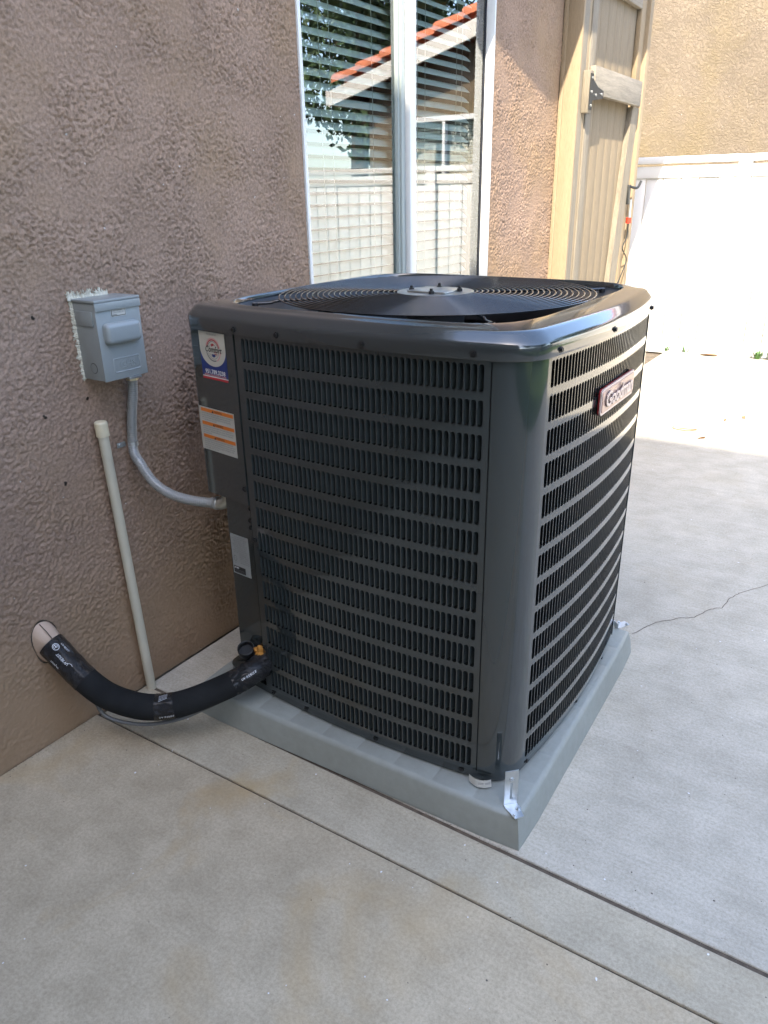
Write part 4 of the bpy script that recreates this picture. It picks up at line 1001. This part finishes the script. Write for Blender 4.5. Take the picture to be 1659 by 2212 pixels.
for zt_, L in zip((0.9015, 0.8665, 0.832), lines_):
    for i, tx in enumerate(L):
        text_on('lettering', tx, 0.0046, on_ctl(0.2945 + 0.063 * min(1, len(tx) / 50), zt_ - .0135 - i * .0056, .0012), m_greyp, ws, 0, 0.126 * min(1, len(tx) / 50))
# rating plate
rp = thing('rating_plate', (0.385, 0.245, 0.5), None, None); rp.parent = ac; rp.location = Vector((0.385, 0.245, 0.5)) - Vector(ac.location); rp['label'] = 'silver rating plate with rows of small print and a black logo block'
vs, fs = quad_on(on_srv(0, 0), 0.3535, 0.4225, 0.445, 0.5635); mesh('sheet', vs, fs, m_stickg, rp)
rows = ['UNITARY AIR CONDITIONER', 'MODEL NO. GSX140421', 'SERIAL NO. 1905', 'VOLTS 208/230  PH 1', 'HERTZ 60  MIN CIRCUIT', 'COMPRESSOR R.L.A. L.R.A.', 'FAN MOTOR F.L.A. H.P.', 'OVERCURRENT PROTECT', 'FACTORY CHARGED R-410A', 'DESIGN PRESSURE HIGH', 'LOW SIDE', 'OUTDOOR USE ONLY', 'FOR USE WITH R410A', 'ASSEMBLED IN USA']
for i, tx in enumerate(rows):
    z = 0.557 - i * 0.0058; w = 0.060 * (0.7 + 0.3 * ((i * 37) % 10) / 10) if i < 9 else 0.036
    cx = 0.388 if i < 9 else 0.401
    text_on('lettering', tx, 0.0050, on_srv(cx, z, .0012), m_greyp, rp, 0, w)
f3 = on_srv(0.366, 0.492, .0012)
vs = []; fs = []
for i in range(21): t = 2 * math.pi * i / 20; vs += [f3(.0052 * math.cos(t), .0066 * math.sin(t)), f3(.0068 * math.cos(t), .0086 * math.sin(t))]
for i in range(20): fs.append((2 * i, 2 * i + 2, 2 * i + 3, 2 * i + 1))
mesh('seal_mark', vs, fs, m_greyp, rp); text_on('lettering', 'ETL', 0.006, f3, m_greyp, rp); text_on('lettering', 'US', 0.006, on_srv(.366, .479, .0012), m_greyp, rp)
vs, fs = quad_on(on_srv(0, 0, .0011), 0.3575, 0.402, 0.4485, 0.4685); mesh('logo_block', vs, fs, m_blackp, rp)
text_on('lettering', 'AHRI', 0.0075, on_srv(0.368, 0.4635, .0016), m_white, rp, 0, 0.017, .02); text_on('lettering', 'CERTIFIED', 0.004, on_srv(0.379, 0.4565, .0016), m_greyp, rp, 0, .036); text_on('lettering', 'www.ahridirectory.org', 0.0032, on_srv(0.379, 0.452, .0016), m_greyp, rp, 0, .036)
# brand badge on the right-hand louver side
bd = thing('badge', (1.22, 0.69, 0.955), None, None); bd.parent = ac; bd.location = Vector((1.22, 0.69, 0.955)) - Vector(ac.location); bd['label'] = 'red and silver name badge with raised silver letters'
bc_s, bc_z, BWd, BHt = 0.6965, 0.9575, 0.252, 0.060
def bmap(u, v, off):
    s_ = bc_s + u; t, n = norm2(pR, s_); p = pR(s_) + n * (0.003 + off); return (p.x, p.y, bc_z + v)
def rrect(w, h, r, n=6):
    o = []
    for cx, cz, st_ in ((w / 2 - r, h / 2 - r, 0), (-w / 2 + r, h / 2 - r, 90), (-w / 2 + r, -h / 2 + r, 180), (w / 2 - r, -h / 2 + r, 270)):
        for k in range(n + 1): t = math.radians(st_ + 90 * k / n); o.append((cx + r * math.cos(t), cz + r * math.sin(t)))
    return o
def plate(name, w, h, r, o0_, o1_, mat):
    P = rrect(w, h, r); N = len(P); vs = [bmap(u, v, o0_) for u, v in P] + [bmap(u, v, o1_) for u, v in P]
    fs = [(i, (i + 1) % N, N + (i + 1) % N, N + i) for i in range(N)] + [tuple(N + i for i in range(N))]
    mesh(name, vs, fs, mat, bd)
plate('badge_body', BWd, BHt, .010, 0, 0.0040, m_badge_side); plate('badge_rim', BWd, BHt, .010, 0.0042, 0.0075, m_badge_letter); plate('badge_face', BWd - .011, BHt - .011, .007, 0.0076, 0.0090, m_badge)
vs, fs = text2d('Goodman', 0.050, 0.08, 0.035, 3, 0.022); w = max(v[0] for v in vs) - min(v[0] for v in vs); kx = 0.205 / w
mesh('raised_lettering', [bmap(v[0] * kx, v[1] * .95 + .0006, 0.0108 + v[2] * 0.6) for v in vs], fs, m_badge_letter, bd)
vs, fs = text2d('Goodman', 0.050, 0.08, 0.0, 3, 0.045); mesh('lettering_outline', [bmap(v[0] * kx, v[1] * .95 , 0.0094) for v in vs], fs, m_blackp, bd)
# loose paper tag under the front corner
tg = thing('paper_tag', (1.11, 0.22, 0.1), None, None); tg.parent = ac; tg.location = Vector((1.11, 0.22, 0.1)) - Vector(ac.location); tg['label'] = 'small white paper tag sticking out under the corner post'
tp = catmull([(1.098, 0.2265, 0.1135), (1.118, 0.2225, 0.1105), (1.136, 0.2290, 0.1095), (1.150, 0.2400, 0.1110)], 6)
vs = []; fs = []
for i, p in enumerate(tp):
    j = random.uniform(-.001, .001) if i in (0, len(tp) - 1) else 0
    vs += [(p.x + j, p.y - .001, p.z), (p.x + j + .003, p.y - .004, p.z - 0.0185)]
for i in range(len(tp) - 1): fs.append((2 * i, 2 * i + 1, 2 * i + 3, 2 * i + 2))
mesh('sheet', vs, fs, m_stickw, tg, True)
for i in range(4):
    zz = -.006 - i * .0035
    for (k0, k1) in ((8, 12), (13, 17)):
        vs = []
        for p in (tp[k0], tp[k1]): vs += [(p.x + .001, p.y - .0035, p.z + zz), (p.x + .001, p.y - .0035, p.z + zz - .0012)]
        mesh('print_line', vs, [(0, 1, 3, 2)], m_greyp, tg)

# ================================================================ mounting brackets
def bracket(corner, mid, ang, label, h=0.100, foot=0.048):
    t = thing('mounting_bracket', (corner[0], corner[1], PH), label, 'bracket', 'galvanized hold-down brackets')
    c, s_ = math.cos(ang), math.sin(ang); n = Vector((c, s_, 0)); e = Vector((-s_, c, 0)); O = Vector((corner[0], corner[1], PH + .0008)); w = 0.016; th = 0.0022
    if True:
        # slotted upright, built from bars round the slot
        def pl(u0, u1, z0, z1, acc): 
            vs = [O + e * u + n * d + Vector((0, 0, z)) for d in (0, th) for u in (u0, u1) for z in (z0, z1)]
            acc.add(vs, [(0, 1, 3, 2), (4, 6, 7, 5), (0, 4, 5, 1), (2, 3, 7, 6), (0, 2, 6, 4), (1, 5, 7, 3)])
        a = Acc(); pl(-w, -.0028, th + .0002, h, a); pl(.0028, w, th + .0002, h, a); pl(-.0028, .0028, th + .0002, .016, a); pl(-.0028, .0028, h - .020, h, a); a.build('upright', m_zinc, t)
        P = [(-w, 0), (-w, .012), (-w * .35, foot), (w * 1.05, foot - .004), (w, 0)]
        vs = [O + e * u + n * d + Vector((0, 0, z)) for z in (0, th) for u, d in P]; N = len(P)
        fs = [tuple(range(N))[::-1], tuple(range(N, 2 * N))] + [(i, (i + 1) % N, N + (i + 1) % N, N + i) for i in range(N)]
        mesh('foot', vs, fs, m_zinc, t)
        for (u, d) in ((-.004, foot - .010), (w * .75, foot * .42)):
            p = O + e * u + n * d + Vector((0, 0, th)); cyl('screw', p, (0, 0, 1), .0062, .002, m_zinc, t, 12); cyl('screw', p + Vector((0, 0, .002)), (0, 0, 1), .0042, .004, m_zinc, t, 6)
        p = O + n * th + Vector((0, 0, h - .026)); cyl('screw', p, n, .0065, .0015, m_zinc, t, 12); cyl('screw', p + n * .0015, n, .0042, .004, m_zinc, t, 6)
        
bracket((1.2105, 0.2155), (1.165, 0.262), math.radians(-45), 'galvanized slotted bracket at the near corner of the unit', 0.098)
bracket((1.172, 1.108), (1.13, 1.075), math.radians(48), 'short galvanized bracket at the far right corner of the pad', 0.018, 0.05)

# ================================================================ switch box on the wall
sb = thing('disconnect_box', (0.0, 0.2, 0.96), 'grey metal disconnect switch box mounted on the stucco wall', 'electrical box')
BY0, BY1, BZ0, BZ1, BD = 0.1275, 0.2635, 0.967, 1.166, 0.092
bx('enclosure', (0.001, BD - .004), (BY0 + .002, BY1 - .002), (BZ0, BZ1 - .006), m_boxg, sb, 0.0015)
bx('cover', (BD - .0035, BD), (BY0, BY1), (BZ0 - .001, BZ1 - .024), m_boxg, sb, 0.0012)
bx('rain_hood', (0.001, BD + .0045), (BY0 - .0015, BY1 + .0015), (BZ1 - .0055, BZ1 + .001), m_boxg, sb, 0.0015)
bx('rain_hood', (BD + .0015, BD + .0045), (BY0 - .0015, BY1 + .0015), (BZ1 - .0255, BZ1 - .006), m_boxg, sb, 0.001)
bm = box_bm((BD - .01, BD + .020), (0.1415, 0.2495), (1.057, 1.110), 0.0125, 5); bmobj('switch_cover', bm, m_boxg, sb, True, 60)
# embossed panel with raised letters
P = rrect(0.083, 0.036, 0.005); N = len(P)
vs = [(BD + .0009, 0.2015 + u, 1.0015 + v) for u, v in P] + [(BD + .0009, 0.2015 + u * .955, 1.0015 + v * .90) for u, v in P] + [(BD - .0001, 0.2015 + u * 1.03, 1.0015 + v * 1.06) for u, v in P] + [(BD - .0001, 0.2015 + u * .93, 1.0015 + v * .84) for u, v in P]
fs = [(i, (i + 1) % N, N + (i + 1) % N, N + i) for i in range(N)] + [(i, 2 * N + i, 2 * N + (i + 1) % N, (i + 1) % N) for i in range(N)] + [(N + i, N + (i + 1) % N, 3 * N + (i + 1) % N, 3 * N + i) for i in range(N)]
mesh('embossed_frame', vs, fs, m_boxg, sb)
vs, fs = text2d('GE', 0.026, 0, 0.05, 3, .01); vs2, fs2 = text2d('GHS', 0.03, 0, 0.05, 3, 0.01)
w = max(v[0] for v in vs2) - min(v[0] for v in vs2); mesh('embossed_lettering', [(BD + .0002 + v[2] * .6, 0.2035 + v[0] * .052 / w, 1.0005 + v[1] * .8) for v in vs2], fs2, m_boxg, sb)
# rating sticker under the hood
def bmapx(cy, cz, off): return lambda u, v: (BD + off, cy + u, cz + v)
f4 = bmapx(0.196, 1.130, .0005)
for (w_, h_, of, mt_) in ((.046, .022, .0004, m_stickw), (.043, .019, .0007, m_blackp), (.040, .0165, .0010, m_stickw)):
    g = bmapx(0.1965, 1.1335, of); mesh('sticker', [g(-w_ / 2, -h_ / 2), g(w_ / 2, -h_ / 2), g(w_ / 2, h_ / 2), g(-w_ / 2, h_ / 2)], [(0, 1, 2, 3)], mt_, sb)
text_on('lettering', 'DISCONNECT', 0.006, bmapx(0.1965, 1.1375, .0014), m_blackp, sb, 0, 0.036); text_on('lettering', 'NON-FUSIBLE 60A', 0.0045, bmapx(0.1965, 1.1325, .0014), m_greyp, sb, 0, 0.034); vs = [bmapx(0.1965, 1.1275, .0014)(u, v) for u, v in ((-.018, -.001), (-.005, -.001), (-.005, .0008), (-.018, .0008))]; mesh('print_line', vs, [(0, 1, 2, 3)], m_greyp, sb)
# knockouts on the near side
for x, z, r in ((0.052, 0.998, .0135),):
    t_, f_ = [], []
    for i in range(25): an = 2 * math.pi * i / 24; t_ += [(x + r * math.cos(an), BY0 + .0014, z + r * math.sin(an)), (x + (r - .0014) * math.cos(an), BY0 + .0009, z + (r - .0014) * math.sin(an))]
    for i in range(24): f_.append((2 * i, 2 * i + 1, 2 * i + 3, 2 * i + 2))
    mesh('knockout', t_, f_, m_black if False else m_gasket, sb)
bx('side_flange', (0.012, 0.078), (BY0 - .0012, BY0 + .0018), (BZ1 - .062, BZ1 - .0265), m_boxg, sb, 0.001)
bx('hasp', (BD - .010, BD + .004), (0.200, 0.238), (BZ0 - .0075, BZ0 - .0015), m_zinc, sb, 0.001)
# ragged caulk bead round the box
r = random.Random(5); acb = Acc()
def blob(c, sx, sy, sz, seed):
    bm = bmesh.new(); bmesh.ops.create_icosphere(bm, subdivisions=2, radius=1)
    vs = []
    for v in bm.verts:
        n_ = 1 + 0.55 * noise.noise(v.co * 1.7 + Vector((seed, seed * .3, 0))) + .3 * noise.noise(v.co * 4 + Vector((seed, 0, 0)))
        vs.append((c[0] + v.co.x * sx * n_, c[1] + v.co.y * sy * n_, c[2] + v.co.z * sz * n_))
    acb.add(vs, [tuple(x.index for x in f.verts) for f in bm.faces]); bm.free()
def smear(path, nrm, w0, w1, seed, spike):
    rr_ = random.Random(seed); N = len(path); vs = []; fs = []
    for i, p in enumerate(path):
        q = 0.5 + 0.5 * noise.noise(Vector((i * .31, seed, 0))) + rr_.random() ** 4 * spike * 2.2
        w = w0 + (w1 - w0) * max(0, min(1.6, q)); b = 0.35 + 0.5 * rr_.random(); off = Vector((0, rr_.uniform(-1, 1) * .0025, rr_.uniform(-1, 1) * .0025)) * spike
        P = Vector(p); h = rr_.uniform(.004, .0075)
        vs += [P + Vector((h + .002, 0, 0)) - nrm * .002, P + Vector((h, 0, 0)) + nrm * w * .25, P + nrm * w * .6 + Vector((h * b, 0, 0)) + off * .5, P + nrm * w + Vector((.0035, 0, 0)) + off, P + nrm * w * 1.05 + Vector((-.002, 0, 0)) + off]
    for i in range(N - 1):
        for k in range(4): fs.append((5 * i + k, 5 * i + k + 1, 5 * i + 6 + k, 5 * i + 5 + k))
    acb.add(vs, fs)
smear([(0, BY0 - .010 + (BY1 - BY0 - .012) * k / 110, BZ1 - .001) for k in range(111)], Vector((0, 0, 1)), .003, .014, 3, 1.0)
smear([(0, BY0 + .001, BZ0 - .002 + (BZ1 - BZ0 + .010) * k / 130) for k in range(131)], Vector((0, -1, 0)), .0015, .008, 8, .6)
smear([(0, BY0 - .003 + .06 * k / 40, BZ0 + .001) for k in range(41)], Vector((0, 0, -1)), .001, .006, 12, .5)
for k in range(34):
    y = BY0 - .012 + r.random() ** 1.5 * .10; z = BZ1 + r.uniform(.006, .017); a0 = Vector((.003, y, z)); d = Vector((.25, r.uniform(-.7, .5), r.uniform(.3, 1))).normalized(); L = r.uniform(.003, .011); e_ = Vector((0, d.z, -d.y)) * .0011
    acb.add([a0 - e_, a0 + e_, a0 + Vector((.003, 0, 0)), a0 + d * L], [(0, 1, 3), (1, 2, 3), (2, 0, 3)])
acb.build('caulk_bead', m_caulk, sb, False)

# ================================================================ flexible conduit
cd = thing('flexible_conduit', (0.05, 0.24, 0.95), 'grey flexible electrical conduit curving from switch box to condenser', 'conduit')
cp = catmull([(0.050, 0.242, 0.952), (0.046, 0.239, 0.905), (0.036, 0.236, 0.860), (0.024, 0.235, 0.800), (0.021, 0.234, 0.765), (0.032, 0.226, 0.738), (0.060, 0.220, 0.716), (0.100, 0.220, 0.672), (0.150, 0.228, 0.644), (0.200, 0.242, 0.631), (0.250, 0.258, 0.627), (0.295, 0.270, 0.629)], 10)
def rib(i): return 0.0128
tube('tube', cp, 0.0128, m_conduit, cd, 16)
# fine ribs of the metal core that show through the jacket
fr = frames(cp); ac_ = Acc()
L = 0; nxt = 0.004
for i in range(1, len(cp)):
    d = (cp[i] - cp[i - 1]).length
    while nxt < L + d and nxt < 0.60:
        t = (nxt - L) / d; p = cp[i - 1].lerp(cp[i], t); T, n1, n2 = fr[i]
        vs = []; fs = []
        for k in range(16):
            an = 2 * math.pi * k / 16; e = n1 * math.cos(an) + n2 * math.sin(an)
            vs += [p + e * .0126 - T * .0018, p + e * .0142, p + e * .0126 + T * .0018]
        for k in range(16): q = (k + 1) % 16; fs += [(3 * k, 3 * q, 3 * q + 1, 3 * k + 1), (3 * k + 1, 3 * q + 1, 3 * q + 2, 3 * k + 2)]
        ac_.add(vs, fs); nxt += 0.0058
    L += d
tag(ac_.build('rib', m_conduit, cd, True), kind='stuff')
cyl('connector_nut', (0.050, 0.242, 0.946), (0, 0, 1), 0.0165, 0.012, m_brass, cd, 6); cyl('connector_collar', (0.050, 0.242, 0.957), (0, 0, 1), 0.014, 0.009, m_zinc, cd, 20)
cyl('connector_ring', (0.278, 0.2655, 0.6285), (0.97, 0.24, 0.02), 0.0165, 0.010, m_conduit, cd, 20); cyl('elbow_ring', (0.290, 0.2685, 0.629), (0.97, 0.24, 0.02), 0.0185, 0.007, m_zinc, cd, 20)
tube('elbow', catmull([(0.296, 0.270, 0.629), (0.312, 0.274, 0.632), (0.325, 0.278, 0.645), (0.329, 0.280, 0.667)], 6), 0.0170, m_steel, cd, 20)
ccl = thing('pipe_clamp', (0.01, 0.235, 0.765), 'small zinc strap clamp holding the conduit to the wall', 'clamp')
vs = []; fs = []; N = 16
for i in range(N + 1):
    an = math.radians(-95 + 280 * i / N); 
    for z in (.759, .771): vs.append((0.0215 + .0148 * math.cos(an), 0.2345 + .0148 * math.sin(an), z))
for i in range(N): fs.append((2 * i, 2 * i + 2, 2 * i + 3, 2 * i + 1))
mesh('strap', vs, fs, m_zinc, ccl, True); bx('tab', (0.004, 0.0065), (0.1935, 0.2215), (.758, .772), m_zinc, ccl, .0008); cyl('screw', (0.0066, .204, .765), (1, 0, 0), .0052, .003, m_zinc, ccl, 10)

# ================================================================ PVC pipe
pv = thing('drain_pipe', (0.035, 0.155, 0), 'capped cream plastic pipe standing up against the wall', 'pipe')
p0 = Vector((0.036, 0.156, -0.03)); p1 = Vector((0.030, 0.137, 0.815)); cyl('pipe', p0, p1 - p0, 0.0138, (p1 - p0).length, m_pvc, pv, 24)
ax = (p1 - p0).normalized(); cyl('cap', p1 - ax * .002, ax, .0172, .036, m_pvc_cap, pv, 24); cyl('cap_top', p1 + ax * .0342, ax, .0172, .004, m_pvc_cap, pv, 24, .0145)

# ================================================================ insulated line set
hs = thing('insulated_line', (0.25, 0, 0.15), 'thick black foam insulated refrigerant line sagging from wall to condenser', 'hose')
hp = [(-0.02, -0.128, 0.325), (0.02, -0.119, 0.296), (0.06, -0.112, 0.259), (0.12, -0.104, 0.214), (0.17, -0.081, 0.168), (0.23, -0.045, 0.138), (0.28, -0.010, 0.129), (0.33, 0.034, 0.134), (0.38, 0.095, 0.150), (0.42, 0.153, 0.168), (0.445, 0.205, 0.185), (0.445, 0.275, 0.195)]
hp = catmull(hp, 10)
def subpath(P, f0, f1): n = len(P) - 1; return P[int(f0 * n): int(f1 * n) + 1]
HR = 0.0352
tube('foam_sleeve', subpath(hp, .21, .88), HR, m_foam, hs, 32)
tube('foam_core', subpath(hp, .0, .25), HR * .80, m_foam, hs, 24)
def wraptube(name, P, r, seed, mat):
    fr = frames(P); vs = []; fs = []; seg = 36
    for i, p in enumerate(P):
        for k in range(seg):
            an = 2 * math.pi * k / seg; e = fr[i][1] * math.cos(an) + fr[i][2] * math.sin(an)
            q = r * (1 + .035 * noise.noise(e * 2.2 + Vector((i * .35, seed, 0))) + .02 * noise.noise(e * 6 + Vector((i * .9, seed, 3))))
            vs.append(p + e * q)
    for i in range(len(P) - 1):
        for k in range(seg): a = i * seg + k; b = i * seg + (k + 1) % seg; fs.append((a, b, b + seg, a + seg))
    mesh(name, vs, fs, mat, hs, True)
wraptube('tape_wrap', subpath(hp, .09, .28), HR * 1.02, 1, m_tape); wraptube('tape_wrap', subpath(hp, .545, .615), HR * 1.02, 2, m_tape); wraptube('tape_wrap', subpath(hp, .80, .95), HR * 1.0, 3, m_tape)
frh = frames(hp)
def on_hose(f, az, r=HR * 1.045, flip=1):
    """text map: u along the hose, v round it, centred at azimuth az facing the camera side"""
    n = len(hp) - 1; Ls = [0]
    for i in range(n): Ls.append(Ls[-1] + (hp[i + 1] - hp[i]).length)
    c0 = Ls[int(f * n)]
    def g(u, v):
        s_ = c0 + u * flip; i = max(0, min(n - 1, next((k for k in range(n) if Ls[k + 1] >= s_), n - 1))); t = (s_ - Ls[i]) / max(1e-6, Ls[i + 1] - Ls[i])
        p = hp[i].lerp(hp[i + 1], t); an = az - (v * flip) / r
        T, n1, n2 = frh[i]; e = n1 * math.cos(an) + n2 * math.sin(an); return p + e * r
    return g
camp = Vector((1.7281, -1.0637, 1.3976))
def az_to_cam(f):
    i = int(f * (len(hp) - 1)); d = (camp - hp[i]); T, n1, n2 = frh[i]; return math.atan2(d.dot(n2), d.dot(n1))
for f, da, tx, sz, fl in ((.19, .15, 'UV RESIST', .0105, -1), (.15, -.55, 'UV RESIST', .007, 1), (.583, .85, 'UV RESIST', .0085, 1), (.87, .1, 'UV RESIST', .009, 1), (.18, .85, 'UV RESIST', .007, -1)):
    az = az_to_cam(f); text_on('tape_print', tx, sz, on_hose(f, az + da, flip=fl), m_white, hs, .15)
def ringprint(f, da, r0, r1, a0=0, a1=360):
    g = on_hose(f, az_to_cam(f) + da); vs = []; fs = []
    for i in range(17): t = math.radians(a0 + (a1 - a0) * i / 16); vs += [g(r0 * math.cos(t), r0 * math.sin(t)), g(r1 * math.cos(t), r1 * math.sin(t))]
    for i in range(16): fs.append((2 * i, 2 * i + 2, 2 * i + 3, 2 * i + 1))
    mesh('tape_print', vs, fs, m_white, hs)
for f, da in ((.125, -.1),): ringprint(f, da, .0075, .0088); ringprint(f, da, .0045, .0056, 30, 300); ringprint(f, da, .0, .0018)
for k in range(5):
    g = on_hose(.575, az_to_cam(.575) - .5); u0 = -.012; v0 = .004 * k - .004
    mesh('tape_print', [g(u0, v0), g(u0 + .024, v0 + .008), g(u0 + .024, v0 + .0088), g(u0, v0 + .0008)], [(0, 1, 2, 3)], m_white, hs)
ringprint(.22, .3, .012, .0128, 60, 150); ringprint(.195, .6, .010, .0108, 200, 290)
dr = catmull([(0.130, -0.100, 0.200), (0.150, -0.105, 0.150), (0.175, -0.098, 0.112), (0.22, -0.066, 0.088), (0.27, -0.03, 0.082), (0.33, 0.018, 0.093), (0.38, 0.08, 0.114), (0.43, 0.165, 0.137), (0.452, 0.25, 0.15)], 8)
tube('thin_cable', dr, 0.0052, m_cable, hs, 10)
# tan sleeve the line comes out of, set in the wall
sv = thing('wall_sleeve', (0, -0.145, 0.31), 'tan plastic sleeve set in the wall where the black line emerges', 'wall sleeve')
vs = []; fs = []; N = 28; prof = [(-.01, .052, .072), (.006, .050, .070), (.014, .046, .062), (.024, .040, .050), (.034, .034, .038)]
for j, (x, ry, rz) in enumerate(prof):
    for i in range(N):
        t = 2 * math.pi * i / N; k = 1 + .05 * math.sin(3 * t + .5)
        vs.append((x + (.006 if math.sin(t) > .3 else 0), -0.126 + ry * .66 * math.cos(t) * k + x * .25, 0.308 - x * .5 + rz * .82 * math.sin(t) * k))
for j in range(len(prof) - 1):
    for i in range(N): i2 = (i + 1) % N; fs.append((j * N + i, j * N + i2, (j + 1) * N + i2, (j + 1) * N + i))
mesh('collar', vs, fs, m_tan, sv, True)
tube('seam_line', [Vector((.010, -.135, .366)), Vector((.030, -.130, .345)), Vector((.042, -.126, .325))], .0012, m_dirt_shade, sv, 6)
vs, fs = [], []
for i in range(N):
    t = 2 * math.pi * i / N; k = 1 + .05 * math.sin(3 * t + .5)
    for q in (1.0, 1.07 + .02 * math.sin(5 * t)): vs.append((.0032, -.126 + .0352 * math.cos(t) * k * q, .308 + .061 * math.sin(t) * k * q))
for i in range(N): i2 = (i + 1) % N; fs.append((2 * i, 2 * i + 1, 2 * i2 + 1, 2 * i2))
mesh('gap_shadow_line', vs, fs, m_dirt_shade, sv)  # dark ring painted as the shade in the gap round the sleeve
# black rubber grommet and yellow spray foam where the line enters the cabinet
gm = thing('rubber_grommet', (0.41, 0.22, 0.235), 'black rubber ring standing beside the foam at the line entry', 'grommet')
c = Vector((0.395, 0.222, 0.222)); axd = Vector((0.25, -0.35, 0.9)).normalized()
vs, fs = [], []; fr_n = axd.orthogonal().normalized(); fr_b = axd.cross(fr_n)
for j, (rr, hh) in enumerate(((.021, -.012), (.0235, -.012), (.0235, .010), (.021, .010))):
    for i in range(28): t = 2 * math.pi * i / 28; vs.append(c + (fr_n * math.cos(t) + fr_b * math.sin(t)) * rr + axd * hh)
for j in range(4):
    for i in range(28): i2 = (i + 1) % 28; j2 = (j + 1) % 4; fs.append((j * 28 + i, j * 28 + i2, j2 * 28 + i2, j2 * 28 + i))
mesh('ring', vs, fs, m_screw, gm, True); vs = [c + (fr_n * math.cos(2 * math.pi * i / 28) + fr_b * math.sin(2 * math.pi * i / 28)) * .021 - axd * .008 for i in range(28)]; mesh('web', vs, [tuple(range(28))], m_black, gm)
sf = Acc(); acb = sf
rr = random.Random(9)
for k in range(14): blob((0.436 + rr.uniform(-.010, .010), 0.232 + rr.uniform(-.006, .008), 0.215 + rr.uniform(-.020, .030)), .009, .008, .010, 400 + k)
tag(sf.build('spray_foam', m_ofoam, None, True), 'lump of yellow orange spray foam around the line entry', 'spray foam')
cyl('copper_line', (0.447, 0.222, 0.170), (0.05, .1, 1), 0.0035, 0.05, m_copper, hs, 8)

# grit and crumbs gathered along the wall base, joints and pad edge
gr = Acc(); rg = random.Random(31)
def grain(x, y, z, s_):
    vs = [(x + rg.uniform(-1, 1) * s_, y + rg.uniform(-1, 1) * s_, z + max(0, rg.uniform(-.2, 1)) * s_) for _ in range(4)]
    gr.add(vs, [(0, 1, 2), (0, 2, 3), (0, 3, 1), (1, 3, 2)])
for k in range(900):
    y = rg.uniform(-0.7, 1.1); grain(0.004 + abs(rg.gauss(0, .012)), y, 0.0008, rg.uniform(.0006, .0024))
for k in range(260): x = rg.uniform(0.0, 2.0); grain(x, J1(x) + rg.gauss(0, .004), 0.0005, rg.uniform(.0005, .0018))
for k in range(420): x = rg.uniform(0.25, 2.0); grain(x, J2(x) + rg.gauss(0, .006), 0.0005, rg.uniform(.0006, .0022))
for k in range(260): grain(rg.uniform(0, 2.2), rg.uniform(-0.9, 3.4), 0.0006, rg.uniform(.0006, .0016))
tag(gr.build('grit', m_gritm), kind='stuff')
